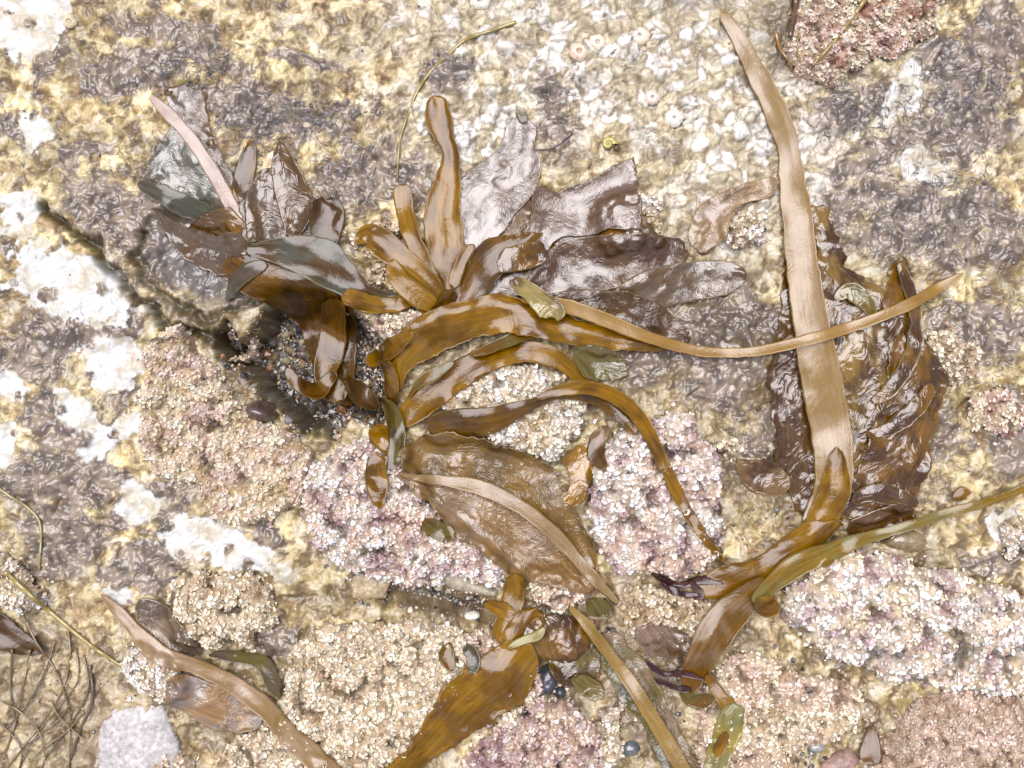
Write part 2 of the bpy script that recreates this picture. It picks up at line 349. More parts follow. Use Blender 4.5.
# ------------------------------------------------------------------ coralline clumps
CREAM = (.76,.68,.52); PINK = (.68,.54,.46); PURP = (.40,.27,.29); WHT = (.82,.78,.72); TAN = (.50,.39,.26); RED = (.40,.21,.17); GOLD = (.54,.43,.25)
def coral(P, label, c1=CREAM, c2=PINK, c3=TAN, h=12, nod=16, fl=3.5, seed=0, group=None, name='coralline_clump', amp=13, dens=1.0, edge=12, base=(.22,.14,.10), shadow=.35):
    P = [(a, b) for a, b in P]; A = np.array(P, float)
    x0, x1, y0, y1 = A[:,0].min()-512-6, A[:,0].max()-512+6, 384-A[:,1].max()-6, 384-A[:,1].min()+6
    def hgt(x, y):
        wx = x+13*fbm(x, y, 38, 5, seed+3, .6); wy = y+13*fbm(x, y, 38, 5, seed+4, .6)
        d = poly_d(wx, wy, P); dome = np.sqrt(np.clip(d/edge, 0, 1)*(2-np.clip(d/edge, 0, 1)))
        f1, f2, i1 = vor(x+3*fbm(x, y, 9, 2, seed+9), y+3*fbm(x, y, 9, 2, seed+19), nod, seed+5); g1, g2, i2 = vor(x+fbm(x, y, 4, 2, seed+29), y, nod*.42, seed+6); k1, k2, i3 = vor(x, y, 3.0, seed+16)
        z = h*dome*(.75+.25*fbm(x, y, 60, 2, seed+7))+dome*(amp*(.55+.45*i1)*(1-1.25*f1**1.8)+amp*.42*(.5+.5*i2)*(1-1.3*g1**1.6)+1.3*(1-k1*k1)+1.8*fbm(x, y, 6, 3, seed+8))
        return d, look(BASE, x, y)+z-2.0, f1, i1, g1
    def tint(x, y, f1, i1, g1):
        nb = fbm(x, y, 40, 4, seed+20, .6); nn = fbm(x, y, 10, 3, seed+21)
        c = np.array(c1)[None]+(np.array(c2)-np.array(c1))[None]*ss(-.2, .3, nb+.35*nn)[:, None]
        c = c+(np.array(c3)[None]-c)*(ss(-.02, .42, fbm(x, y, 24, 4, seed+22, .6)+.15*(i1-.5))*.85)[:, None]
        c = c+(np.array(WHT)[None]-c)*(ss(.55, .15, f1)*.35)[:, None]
        return c*(1-.66*ss(.55, .88, f1+.2*nn))[:, None]*(1-.45*ss(.55, .9, g1))[:, None]*(.9+.2*i1)[:, None]  # gaps between nodules darkened: brown sediment plus crevice shade put into the colour
    st = 1.5
    gx, gy = np.meshgrid(np.arange(x0, x1, st), np.arange(y0, y1, st), indexing='ij'); sh = gx.shape; gx = gx.ravel(); gy = gy.ravel()
    d, z, f1, i1, g1 = hgt(gx, gy)
    keep = (d > 0); F = gridF(*sh); F = F[keep[F].all(1)]
    used = np.unique(F); mp = -np.ones(len(gx), int); mp[used] = np.arange(len(used))
    V = np.stack([gx, gy, z-.6], 1)[used]; F = mp[F]; Cc = np.clip(tint(gx[used], gy[used], f1[used], i1[used], g1[used])*np.array((.66,.58,.49)), 0, .8)  # underlay tinted darker than the flakes, painting shade into the gaps between them
    # flakes
    n = int(len(used)*st*st/(fl*fl*.7)*dens)
    rs = np.random.RandomState(seed+100)
    k = rs.randint(0, len(used), n); fx = V[k,0]+rs.uniform(-st/2, st/2, n); fy = V[k,1]+rs.uniform(-st/2, st/2, n)
    q_ = rs.rand(n) < .16; fx = fx+q_*rs.normal(0, 9, n); fy = fy+q_*rs.normal(0, 9, n)
    d, fz, f1, i1, g1 = hgt(fx, fy); out_ = d <= .5; fz = np.where(out_, look(TOP, fx, fy)+.2, fz); d = np.where(out_ & (np.abs(d) < 16), 1, d)
    ok = (d > .5) & (rs.rand(n) > .72*ss(.52, .85, f1)); fx, fy, fz, f1, i1, g1 = fx[ok], fy[ok], fz[ok], f1[ok], i1[ok], g1[ok]; n = len(fx)
    m = 7; r = fl*(.45+.75*rs.rand(n)**1.5)*.62
    th = rs.uniform(0, 6.28, n)[:, None]+np.arange(m)*6.2832/m
    rr = r[:, None]*rs.uniform(.5, 1.3, (n, m))
    lx = rr*np.cos(th); ly = rr*np.sin(th); cup_ = (rs.rand(n) < .72)[:, None]
    lz = np.where(cup_, rs.uniform(.2, 1.2, (n, m)), rs.uniform(-.7, .1, (n, m)))*r[:, None]
    tx_ = rs.normal(0, .42, n)[:, None]; ty_ = rs.normal(0, .42, n)[:, None]
    lz = lz+lx*tx_+ly*ty_
    up = (rs.uniform(0, 1.1, n)*r)
    ring = np.stack([fx[:, None]+lx, fy[:, None]+ly, (fz+up*.6)[:, None]+lz], -1)
    cen = np.stack([fx, fy, fz+up*.6+np.where(cup_[:,0], -.5, .4)*r], -1)[:, None, :]
    FV = np.concatenate([cen, ring], 1).reshape(-1, 3)
    b = np.arange(n)[:, None]*(m+1); j = np.arange(m)
    T = np.stack([b+0*j, b+1+j, b+1+(j+1)%m], -1).reshape(-1, 3)
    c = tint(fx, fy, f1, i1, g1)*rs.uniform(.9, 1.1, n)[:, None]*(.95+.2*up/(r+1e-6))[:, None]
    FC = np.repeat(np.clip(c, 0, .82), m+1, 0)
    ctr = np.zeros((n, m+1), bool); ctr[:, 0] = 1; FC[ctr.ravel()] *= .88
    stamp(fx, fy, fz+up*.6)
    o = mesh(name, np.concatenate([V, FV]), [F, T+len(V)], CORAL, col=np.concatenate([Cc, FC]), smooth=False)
    tag(o, label, 'coralline algae', group); return o
def ell(cx, cy, rx, ry, n=12, rot=0, jit=.12, seed=1):
    r = random.Random(seed*13+int(cx)); out = []
    for k in range(n):
        a = 2*math.pi*k/n; q = 1+r.uniform(-jit, jit); u = rx*q*math.cos(a); v = ry*q*math.sin(a); c, s_ = math.cos(rot), math.sin(rot)
        out.append((cx+u*c-v*s_, cy+u*s_+v*c))
    return out
GRP = 'crusts of coralline algae on the rock'
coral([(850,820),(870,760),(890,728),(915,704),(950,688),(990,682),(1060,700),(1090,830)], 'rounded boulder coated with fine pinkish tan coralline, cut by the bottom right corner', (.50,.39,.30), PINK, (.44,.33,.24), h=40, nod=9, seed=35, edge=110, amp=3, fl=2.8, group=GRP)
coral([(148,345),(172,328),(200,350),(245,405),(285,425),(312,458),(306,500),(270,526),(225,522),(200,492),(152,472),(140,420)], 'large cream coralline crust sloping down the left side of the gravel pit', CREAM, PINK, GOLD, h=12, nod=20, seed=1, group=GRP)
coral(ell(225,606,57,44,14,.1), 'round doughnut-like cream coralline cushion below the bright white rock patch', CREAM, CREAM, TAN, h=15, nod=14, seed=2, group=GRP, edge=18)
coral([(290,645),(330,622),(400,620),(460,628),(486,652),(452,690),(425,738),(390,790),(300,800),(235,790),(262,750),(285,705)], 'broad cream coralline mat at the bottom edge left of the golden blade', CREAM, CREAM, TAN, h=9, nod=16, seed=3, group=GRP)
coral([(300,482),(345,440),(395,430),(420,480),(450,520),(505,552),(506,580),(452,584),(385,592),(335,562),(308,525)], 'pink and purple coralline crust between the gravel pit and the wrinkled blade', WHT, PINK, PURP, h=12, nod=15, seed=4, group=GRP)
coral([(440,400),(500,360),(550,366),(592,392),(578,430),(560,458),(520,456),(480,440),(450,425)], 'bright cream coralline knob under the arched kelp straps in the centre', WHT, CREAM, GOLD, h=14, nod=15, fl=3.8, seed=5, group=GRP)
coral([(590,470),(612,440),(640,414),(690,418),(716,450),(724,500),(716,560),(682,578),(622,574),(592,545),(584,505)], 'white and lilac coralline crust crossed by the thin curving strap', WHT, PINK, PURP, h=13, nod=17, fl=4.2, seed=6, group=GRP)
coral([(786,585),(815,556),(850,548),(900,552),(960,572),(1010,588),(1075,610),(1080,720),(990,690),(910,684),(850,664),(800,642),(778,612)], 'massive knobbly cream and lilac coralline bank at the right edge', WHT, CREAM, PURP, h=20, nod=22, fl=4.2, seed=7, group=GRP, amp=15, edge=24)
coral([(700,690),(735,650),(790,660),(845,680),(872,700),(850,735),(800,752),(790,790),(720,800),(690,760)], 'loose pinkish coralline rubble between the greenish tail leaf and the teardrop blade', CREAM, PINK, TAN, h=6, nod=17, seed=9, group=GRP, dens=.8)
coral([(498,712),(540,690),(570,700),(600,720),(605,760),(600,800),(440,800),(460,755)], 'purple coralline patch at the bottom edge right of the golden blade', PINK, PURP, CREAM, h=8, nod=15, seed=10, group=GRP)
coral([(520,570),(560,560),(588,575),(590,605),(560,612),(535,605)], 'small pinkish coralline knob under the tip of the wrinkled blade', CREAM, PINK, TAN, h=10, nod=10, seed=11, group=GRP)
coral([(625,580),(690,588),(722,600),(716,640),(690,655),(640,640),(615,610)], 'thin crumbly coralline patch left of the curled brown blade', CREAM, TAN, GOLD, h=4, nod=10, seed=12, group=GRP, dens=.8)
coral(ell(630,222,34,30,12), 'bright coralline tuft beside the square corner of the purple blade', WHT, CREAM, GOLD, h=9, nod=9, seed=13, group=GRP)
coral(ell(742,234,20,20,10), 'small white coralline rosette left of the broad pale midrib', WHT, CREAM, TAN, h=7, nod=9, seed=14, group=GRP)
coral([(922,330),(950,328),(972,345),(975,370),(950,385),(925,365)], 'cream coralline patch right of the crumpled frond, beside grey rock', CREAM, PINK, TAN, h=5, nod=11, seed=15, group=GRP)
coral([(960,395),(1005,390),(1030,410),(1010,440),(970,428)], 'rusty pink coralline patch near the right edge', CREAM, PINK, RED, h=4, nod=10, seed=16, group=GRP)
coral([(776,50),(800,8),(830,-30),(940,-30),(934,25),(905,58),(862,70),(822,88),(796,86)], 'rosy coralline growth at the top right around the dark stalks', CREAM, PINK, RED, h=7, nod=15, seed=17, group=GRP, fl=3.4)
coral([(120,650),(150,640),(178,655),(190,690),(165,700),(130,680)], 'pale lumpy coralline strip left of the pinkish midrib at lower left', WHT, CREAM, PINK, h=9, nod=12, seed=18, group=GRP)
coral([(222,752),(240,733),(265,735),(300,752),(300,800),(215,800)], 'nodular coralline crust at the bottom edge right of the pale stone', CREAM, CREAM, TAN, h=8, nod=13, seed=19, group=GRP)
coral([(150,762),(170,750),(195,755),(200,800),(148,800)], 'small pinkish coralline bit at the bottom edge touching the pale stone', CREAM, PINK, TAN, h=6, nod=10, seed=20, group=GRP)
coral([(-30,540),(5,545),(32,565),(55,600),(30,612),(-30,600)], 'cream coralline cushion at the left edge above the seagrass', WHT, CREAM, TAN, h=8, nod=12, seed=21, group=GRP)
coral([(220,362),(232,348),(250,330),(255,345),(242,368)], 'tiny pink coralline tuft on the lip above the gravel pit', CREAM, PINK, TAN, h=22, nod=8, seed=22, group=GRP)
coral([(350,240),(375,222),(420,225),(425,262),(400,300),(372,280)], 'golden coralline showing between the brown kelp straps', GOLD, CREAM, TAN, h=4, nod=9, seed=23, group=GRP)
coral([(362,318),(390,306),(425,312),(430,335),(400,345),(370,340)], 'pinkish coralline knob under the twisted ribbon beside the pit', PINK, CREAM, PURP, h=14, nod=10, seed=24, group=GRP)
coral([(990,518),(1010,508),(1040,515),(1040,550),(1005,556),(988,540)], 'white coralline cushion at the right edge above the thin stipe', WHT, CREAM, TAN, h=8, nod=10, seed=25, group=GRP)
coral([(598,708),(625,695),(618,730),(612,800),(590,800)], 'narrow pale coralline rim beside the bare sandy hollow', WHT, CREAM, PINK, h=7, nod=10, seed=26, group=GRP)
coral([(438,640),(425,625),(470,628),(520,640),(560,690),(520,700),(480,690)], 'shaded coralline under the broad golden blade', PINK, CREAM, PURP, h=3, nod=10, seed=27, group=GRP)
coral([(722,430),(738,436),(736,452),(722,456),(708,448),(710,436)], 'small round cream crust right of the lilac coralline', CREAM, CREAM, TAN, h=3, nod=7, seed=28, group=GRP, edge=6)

# ------------------------------------------------------------------ stones
def stone(P, label, h, col, cat='stone', name='stone', seed=0, edge=40, rough=1.0, mat=None, sink=4, group=None, amp=1.0):
    A = np.array(P, float); x0, x1, y0, y1 = A[:,0].min()-512-3, A[:,0].max()-512+3, 384-A[:,1].max()-3, 384-A[:,1].min()+3
    st = 2.0 if x1-x0 > 60 else 1.0
    gx, gy = np.meshgrid(np.arange(x0, x1, st), np.arange(y0, y1, st), indexing='ij'); sh = gx.shape; gx = gx.ravel(); gy = gy.ravel()
    d = poly_d(gx+2*fbm(gx, gy, 14, 2, seed)*rough, gy, P); t = np.clip(d/edge, 0, 1); dm = np.sqrt(t*(2-t))
    b0 = float(np.median(look(BASE, gx[d > 0], gy[d > 0])))
    z = b0-sink+(h+sink)*dm+amp*(rough*2.2*fbm(gx, gy, 26, 4, seed+2)+rough*.9*fbm(gx, gy, 5, 3, seed+3))
    keep = d > 0; F = gridF(*sh); F = F[keep[F].all(1)]; used = np.unique(F); mp = -np.ones(len(gx), int); mp[used] = np.arange(len(used))
    n1 = fbm(gx, gy, 14, 4, seed+5); n2 = fbm(gx, gy, 4, 3, seed+6)
    c = np.array(col)[None]*(1+.35*n1+.35*n2)[:, None]
    # closed underside
    V = np.stack([gx, gy, z], 1)[used]; c = c[used]; F = mp[F]; nV = len(V)
    V2 = V.copy(); V2[:, 2] = b0-sink-4
    e = np.concatenate([F[:, [0,1]], F[:, [1,2]], F[:, [2,3]], F[:, [3,0]]]); key = {}
    for a, b in e: key[(a, b)] = 1
    side = [(b, a, a+nV, b+nV) for (a, b) in key if (b, a) not in key]
    o = mesh(name, np.concatenate([V, V2]), [np.concatenate([F, F[:, ::-1]+nV, np.array(side)])], mat or STONE, col=np.clip(np.concatenate([c, c]), .01, .85))
    stamp(V[:,0], V[:,1], V[:,2]); tag(o, label, cat, group); return o
stone([(92,768),(100,725),(112,700),(142,688),(165,705),(180,745),(185,800),(80,800)], 'flat pale grey stone at the bottom edge beside the seagrass', 9, (.38,.355,.335), seed=3, rough=.5)
stone([(815,770),(838,752),(852,748),(862,760),(858,785),(820,790)], 'smooth dull red stone at the bottom edge beside the teardrop blade', 8, (.25,.15,.12), seed=6, edge=16, rough=.3)
stone(ell(904,540,22,13,14,.1,.04), 'oval brown wet cobble just under the thin stipe at right', 9, (.20,.15,.08), seed=7, edge=13, rough=.25, mat=PEB, name='cobble')
stone(ell(630,747,11,9,14,0,.04), 'round blue-grey pebble in the sandy hollow at the bottom', 6, (.085,.095,.095), seed=8, edge=10, rough=.15, mat=PEB, cat='pebble', name='pebble')
stone(ell(817,748,10,7,14,0,.05), 'smooth grey pebble in the rubble at lower right', 5, (.27,.27,.25), seed=9, edge=8, rough=.15, mat=PEB, cat='pebble', name='pebble')
stone(ell(472,618,9,5.5,14,-.1,.05), 'oval white pebble below the dark gully', 6, (.72,.68,.56), seed=10, edge=6, rough=.15, mat=PEB, cat='pebble', name='pebble')
stone(ell(407,612,7,5,12,0,.05), 'small cream pebble in the gully', 4, (.62,.55,.42), seed=11, edge=6, rough=.15, mat=PEB, cat='pebble', name='pebble')
stone(ell(262,412,17,12,12,0.2,.1), 'dark red-brown stone on the lower lip of the gravel pit', 30, (.075,.045,.035), seed=12, edge=12, rough=.3, mat=PEB)
stone(ell(548,680,12,16,12,0.2,.14), 'black angular stone under the middle of the kelp at bottom', 14, (.035,.035,.045), seed=13, edge=9, rough=.5, mat=PEB)
stone(ell(560,692,7,7,12,0,.05), 'small glossy blue-black pebble beside the black angular stone', 8, (.03,.033,.04), seed=14, edge=7, rough=.15, mat=PEB, cat='pebble', name='pebble')
stone([(355,545),(380,550),(392,580),(385,600),(350,602),(340,570)], 'yellowish rounded rock block in the left end of the gully', 4, (.34,.26,.15), seed=15, edge=16)
stone([(425,560),(455,566),(500,590),(498,600),(455,592),(425,575)], 'long grey-green rock ledge above the gully', 10, (.30,.26,.18), seed=16, edge=9, rough=.5)
stone(ell(175,580,8,5,10,0,.1), 'small dark pebble on the grey crust left of the round cushion', 5, (.10,.09,.09), seed=17, edge=5, rough=.2, mat=PEB, cat='pebble', name='pebble')

# gravel in the pit, the gully and between the clumps
def gravel(regions, name, label, seed=0):
    rs = np.random.RandomState(seed); ic = []
    t = (1+5**.5)/2
    iv = np.array([(-1,t,0),(1,t,0),(-1,-t,0),(1,-t,0),(0,-1,t),(0,1,t),(0,-1,-t),(0,1,-t),(t,0,-1),(t,0,1),(-t,0,-1),(-t,0,1)])/math.sqrt(1+t*t)
    iff = np.array([(0,11,5),(0,5,1),(0,1,7),(0,7,10),(0,10,11),(1,5,9),(5,11,4),(11,10,2),(10,7,6),(7,1,8),(3,9,4),(3,4,2),(3,2,6),(3,6,8),(3,8,9),(4,9,5),(2,4,11),(6,2,10),(8,6,7),(9,8,1)])
    V = []; F = []; C = []; k = 0
    pal = [(.05,.045,.04),(.03,.03,.035),(.22,.15,.07),(.30,.14,.05),(.14,.11,.08),(.38,.32,.2),(.1,.08,.06),(.17,.16,.15),(.08,.05,.03)]
    for P, n, s0, s1 in regions:
        A = np.array(P, float); c = 0
        while c < n:
            px = rs.uniform(A[:,0].min(), A[:,0].max(), 400); py = rs.uniform(A[:,1].min(), A[:,1].max(), 400)
            d = poly_d(X(px), Y(py), P); px = px[d > 0]; py = py[d > 0]
            for a, b in zip(px, py):
                if c >= n: break
                x, y = a-512, 384-b; z = float(look(ROCKZ, x, y)); s_ = rs.uniform(s0*.7, s1)*(2.1 if rs.rand() < .06 else 1)
                x *= (CAMH-z)/CAMH; y *= (CAMH-z)/CAMH
                q = iv*rs.uniform(.75, 1.25, (12, 1))*np.array([s_, s_*rs.uniform(.6, 1), s_*rs.uniform(.45, .8)])
                an = rs.uniform(0, 6.28); ca, sa = math.cos(an), math.sin(an)
                q = np.stack([q[:,0]*ca-q[:,1]*sa, q[:,0]*sa+q[:,1]*ca, q[:,2]], 1)+np.array([x, y, z+s_*rs.uniform(0, .6)])
                V.append(q); F.append(iff+k); k += 12; C.append(np.tile(np.array(pal[rs.randint(len(pal))])*rs.uniform(.7, 1.3), (12, 1))); c += 1
    o = mesh(name, np.concatenate(V), np.concatenate(F), PEB, col=np.concatenate(C)*.75, smooth=False); tag(o, label, 'gravel', kind='stuff'); return o
ROCKZ = rock(tx.ravel(), ty.ravel()).reshape(tx.shape)
gravel([(PIT, 3600, 1.6, 3.4)], 'pit_gravel', 'dark wet mixed gravel on the floor of the pit', 1)
gravel([(GUL, 500, 1.4, 3.0), ([(740,725),(800,740),(830,760),(800,780),(740,775)], 130, 1.5, 3.2), ([(770,640),(830,690),(830,710),(790,690)], 60, 1.5, 3), ([(740,640),(800,700),(760,760),(700,740)], 60, 1.2, 2.4), ([(540,590),(620,600),(610,690),(545,690)], 160, 1.2, 3)], 'fine_gravel', 'fine dark gravel and shell grit in the gully and hollows', 2)
gravel([([(600,640),(700,600),(720,700),(640,780)], 160, .8, 1.6), ([(40,650),(160,690),(180,760),(20,760)], 160, .7, 1.4), ([(720,400),(800,400),(800,520),(720,560)], 240, .7, 1.5), ([(0,0),(480,0),(480,90),(140,330),(0,330)], 120, .7, 1.4), ([(830,60),(1024,60),(1024,480),(930,480)], 160, .7, 1.5)], 'grit', 'scattered grit grains lying in dents of the rock', 3)

# ------------------------------------------------------------------ filamentous turf on the grey crust
def turf():
    rs = np.random.RandomState(5)
    zones = [(962,95,50,62,900),(285,120,80,26,900),(200,70,60,30,350),(930,215,90,45,800),(145,160,30,40,150),(855,110,55,28,450),(230,195,40,40,120),(335,175,50,30,200),(1000,330,50,60,300),(740,320,55,34,250),(870,490,40,22,220),(560,105,16,28,90),(450,70,24,16,90),(60,330,60,16,60)]
    V = []; F = []; C = []; k = 0
    for cx, cy, rx, ry, n in zones:
        for _ in range(int(n*.55)):
            a = rs.normal(0, .55); b = rs.normal(0, .55); x = cx-512+a*rx; y = 384-cy+b*ry
            if abs(x) > 560 or abs(y) > 430: continue
            an = 5.5*float(perlin(x/38, y/38, 61))+rs.normal(0, .3)+2.6; L = rs.uniform(5, 15); cv = rs.normal(0, .09)
            wdt = rs.uniform(.22, .55); m = 6; col = np.array((.10,.085,.085))*rs.uniform(.5, 2.0)
            pts = []
            for i in range(m):
                pts.append((x, y)); x += L/m*math.cos(an); y += L/m*math.sin(an); an += cv*L/m
            pts = np.array(pts); zz = look(TOP, pts[:,0], pts[:,1])+.5+1.3*np.sin(np.linspace(0, 3.14, m))*rs.rand()
            t = np.gradient(pts, axis=0); t /= np.linalg.norm(t, axis=1)[:, None]+1e-9; nr = np.stack([-t[:,1], t[:,0]], 1)*wdt*np.linspace(1, .3, m)[:, None]
            Lp = np.column_stack([pts+nr, zz]); Cp = np.column_stack([pts, zz+wdt*.9]); Rp = np.column_stack([pts-nr, zz])
            V.append(np.stack([Lp, Cp, Rp], 1).reshape(-1, 3)); F.append(gridF(m, 3)+k); k += 3*m; C.append(np.tile(col, (3*m, 1)))
    o = mesh('filament_turf', np.concatenate(V), np.concatenate(F), HAIR, col=np.concatenate(C))
    tag(o, 'dark grey hair-like algae matted over the rock', 'algae turf', kind='stuff')
turf()

# ------------------------------------------------------------------ kelp
def crom(P, n):
    P = np.array(P, float); m = len(P)
    d = np.concatenate([[0], np.cumsum(np.linalg.norm(np.diff(P[:, :2], axis=0), axis=1))]); d /= d[-1]
    out = np.zeros((n, P.shape[1])); u = np.linspace(0, 1, n)
    seg = np.clip(np.searchsorted(d, u, side='right')-1, 0, m-2)
    t = (u-d[seg])/(d[seg+1]-d[seg]+1e-9); t = t[:, None]
    g = np.zeros_like(P); 
    for i in range(m):
        a = max(i-1, 0); b = min(i+1, m-1); g[i] = (P[b]-P[a])/(d[b]-d[a]+1e-9)
    p0, p1 = P[seg], P[seg+1]; h = (d[seg+1]-d[seg])[:, None]
    m0, m1 = g[seg]*h, g[seg+1]*h
    return (2*t**3-3*t**2+1)*p0+(t**3-2*t**2+t)*m0+(-2*t**3+3*t**2)*p1+(t**3-t**2)*m1
BR = (.148,.067,.0005); BG = (.25,.126,.0006); DK = (.055,.022,.003); PU = (.09,.046,.012); TL = (.085,.082,.052); OL = (.12,.095,.018); TN = (.2,.12,.04); PKT = (.27,.18,.11); YG = (.26,.20,.06); GRY = (.10,.068,.04)
def hw0(W): return W/2
def sheet(Lx, Ly, Rx, Ry, zspec, nv, mat, name, parent, c0, c1, rim, seed, cup=0, fold=.6, ruf=0, rufl=22, wrink=1.0, drape=1, edge_j=2.0, thick=1.0, tilt=None, mid=None, lift=1.0, taper=(0,0), blotch=.5, wavy=1.0, stampit=True, uvs=1.0, rimw=.028):
    nu = len(Lx); v = np.linspace(0, 1, nv)[None]; s_ = 2*v-1
    PX = Lx[:, None]*(1-v)+Rx[:, None]*v; PY = Ly[:, None]*(1-v)+Ry[:, None]*v
    W = np.hypot(Lx-Rx, Ly-Ry)[:, None]; le = np.concatenate([[0], np.cumsum(np.hypot(np.diff((Lx+Rx)/2), np.diff((Ly+Ry)/2)))])[:, None]
    # ragged, softly wavy edge
    ex = (Rx-Lx)[:, None]/(W+1e-6); ey = (Ry-Ly)[:, None]/(W+1e-6)
    j = (fbm(le+seed*31+0*v, 3*np.sign(s_)+0*le, 26, 3, seed)*edge_j+fbm(le+seed*11+0*v, 7*np.sign(s_)+0*le, 7, 2, seed+1)*edge_j*.35)*np.abs(s_)**1.5*np.sign(s_)
    PX = PX+ex*j; PY = PY+ey*j
    tu = np.gradient(PX, axis=0); tv = np.gradient(PY, axis=0); tl = np.hypot(tu, tv)+1e-6; en = np.exp(-le/14)-np.exp(-(le[-1]-le)/14)
    jj = (1.5*fbm(s_*hw0(W)+0*le, seed*13+0*le+np.sign(en)*50, 9, 3, seed+44)-.5*np.cos(3*s_+seed))*np.minimum(W/5, 5)
    PX = PX-tu/tl*jj*en; PY = PY-tv/tl*jj*en
    x = PX-512; y = 384-PY
    zz0 = look(BASE, x, y)+zspec[:, None]+lift; k0 = (CAMH-zz0)/CAMH; x = x*k0; y = y*k0; PX = x+512; PY = 384-y
    T = blur(TOP, 3); T = np.maximum(T, blur(blur(TOP, 5), 4)+1.0); Tb = blur(BASE*.4+TOP*.6, 5)
    z = look(Tb, x, y)+zspec[:, None]+lift
    hw = W/2
    z = z+cup*(1-s_**2)*np.minimum(hw/20, 1.5)
    z = z+fold*np.minimum(hw/16, 1.4)*np.cos(5.2*s_+1.1*np.sin(le/55+seed)+seed)
    if tilt is not None: z = z+tilt[:, None]*s_*hw
    if ruf: z = z+ruf*np.abs(s_)**2.2*(np.sin(2*np.pi*le/rufl+seed+2.5*fbm(le+0*v, 9*np.sign(s_)+0*le, 40, 2, seed+5)+np.where(s_ > 0, 1.7, 0)))*(.4+.6*np.minimum(W/40, 1))
    ff = np.clip(W/18, 0, 1)
    z = z+wrink*ff*(1.2*fbm(x, y, 42, 2, seed+8)+1.3*fbm(le+1.2*np.abs(s_)*hw, s_*hw*.35+seed*9, 15, 3, seed+9)*np.clip(np.abs(s_)*1.6, .25, 1))
    z = z+wavy*1.6*fbm(x, y, 55, 2, seed+10)
    if drape:
        fl = look(T, x, y)+.8*drape
        for _ in range(9):
            z = np.maximum(z, fl)
            zz = z.copy(); zz[1:-1] = (z[:-2]+2*z[1:-1]+z[2:])/4; z2 = zz.copy(); z2[:, 1:-1] = (zz[:, :-2]+2*zz[:, 1:-1]+zz[:, 2:])/4; z = z2
        D_ = TOP; D_ = np.maximum.reduce([D_, np.roll(D_, 1, 0), np.roll(D_, -1, 0), np.roll(D_, 1, 1), np.roll(D_, -1, 1)]); z = np.maximum(z, np.maximum(fl-.8, look(D_, x, y)+.5))
        z2 = z.copy(); z2[1:-1] = (z[:-2]+2*z[1:-1]+z[2:])/4; z3 = z2.copy(); z3[:, 1:-1] = (z2[:, :-2]+2*z2[:, 1:-1]+z2[:, 2:])/4; z = np.maximum(z3+.3, look(TOP, x, y)+.4)
    # into the world with the perspective of the height
    k = np.ones_like(z)
    a = np.abs(s_)+0*le
    n1 = fbm(x, y, 40, 3, seed+12)+.35*fbm(le*1.0+0*v, s_*hw*3, 12, 3, seed+13)
    c = np.array(c0)+(np.array(c1)-np.array(c0))*ss(-.3*blotch-.05, .3*blotch+.05, n1*blotch+.0)[..., None]
    rw = 1-rimw*40/np.maximum(W, 12)
    c = c+(np.array(rim)-c)*(ss(rw, 1.0, a)*.32)[..., None]
    V = np.stack([x, y, z], -1).reshape(-1, 3)
    uvc = np.stack([(le+0*v)/1000*uvs+seed, (s_*hw)/1000*uvs], -1).reshape(-1, 2)
    if stampit:
        stamp(V[:,0]/k.ravel(), V[:,1]/k.ravel(), V[:,2])
    F = gridF(nu, nv)[:, ::-1]
    # solid skin: upper and lower face joined at the edges
    th = thick; n = len(V); V2 = V.copy(); V2[:, 2] -= th
    idx = np.arange(n).reshape(nu, nv)
    bd = np.concatenate([idx[:, 0], idx[-1, 1:], idx[::-1, -1][1:], idx[0, ::-1][1:-1]])
    nb = np.roll(bd, -1); side = np.stack([bd, nb, nb+n, bd+n], 1)
    nrm = (V[F[0]][1]-V[F[0]][0]); cz = np.cross(V[F[0][1]]-V[F[0][0]], V[F[0][2]]-V[F[0][0]])[2]
    if cz < 0: F = F[:, ::-1]
    Vall = np.concatenate([V, V2]); Fall = np.concatenate([F, F[:, ::-1]+n, side])
    col = np.clip(np.concatenate([c.reshape(-1, 3)]*2), .002, .8)
    return mesh(name, Vall, Fall, mat, parent, col=col, uv=np.concatenate([uvc, uvc]))
def strap(P, label=None, mat=KS, name='kelp_frond', cat='kelp frond', group='brown kelp lying over the rock', parent=None, c0=BR, c1=BG, rim=YG, seed=1, step=2.0, nv=None, **kw):
    """P: (px, py, half width, lift mm[, tilt])"""
    P = [tuple(p)+((0,) if len(p) == 4 else ()) for p in P]
    A = np.array(P, float); L = np.linalg.norm(np.diff(A[:, :2], axis=0), axis=1).sum(); n = max(8, int(L/step))
    Q = crom(P, n); t = np.gradient(Q[:, :2], axis=0); t /= np.linalg.norm(t, axis=1)[:, None]+1e-9
    nx, ny = -t[:, 1], t[:, 0]; hw = np.maximum(Q[:, 2], .5)
    e0 = np.linspace(0, L, n); hw = hw*np.sqrt(np.clip(e0/6+.05, 0, 1))*np.sqrt(np.clip((L-e0)/6+.05, 0, 1))
    if nv is None: nv = int(max(7, min(61, hw.max()*2/1.6)))
    o = sheet(Q[:,0]+nx*hw, Q[:,1]+ny*hw, Q[:,0]-nx*hw, Q[:,1]-ny*hw, Q[:,3], nv, mat, name, parent, c0, c1, rim, seed, tilt=Q[:,4], **kw)
    if parent is None: tag(o, label, cat, group)
    elif label: o['label'] = label
    return o
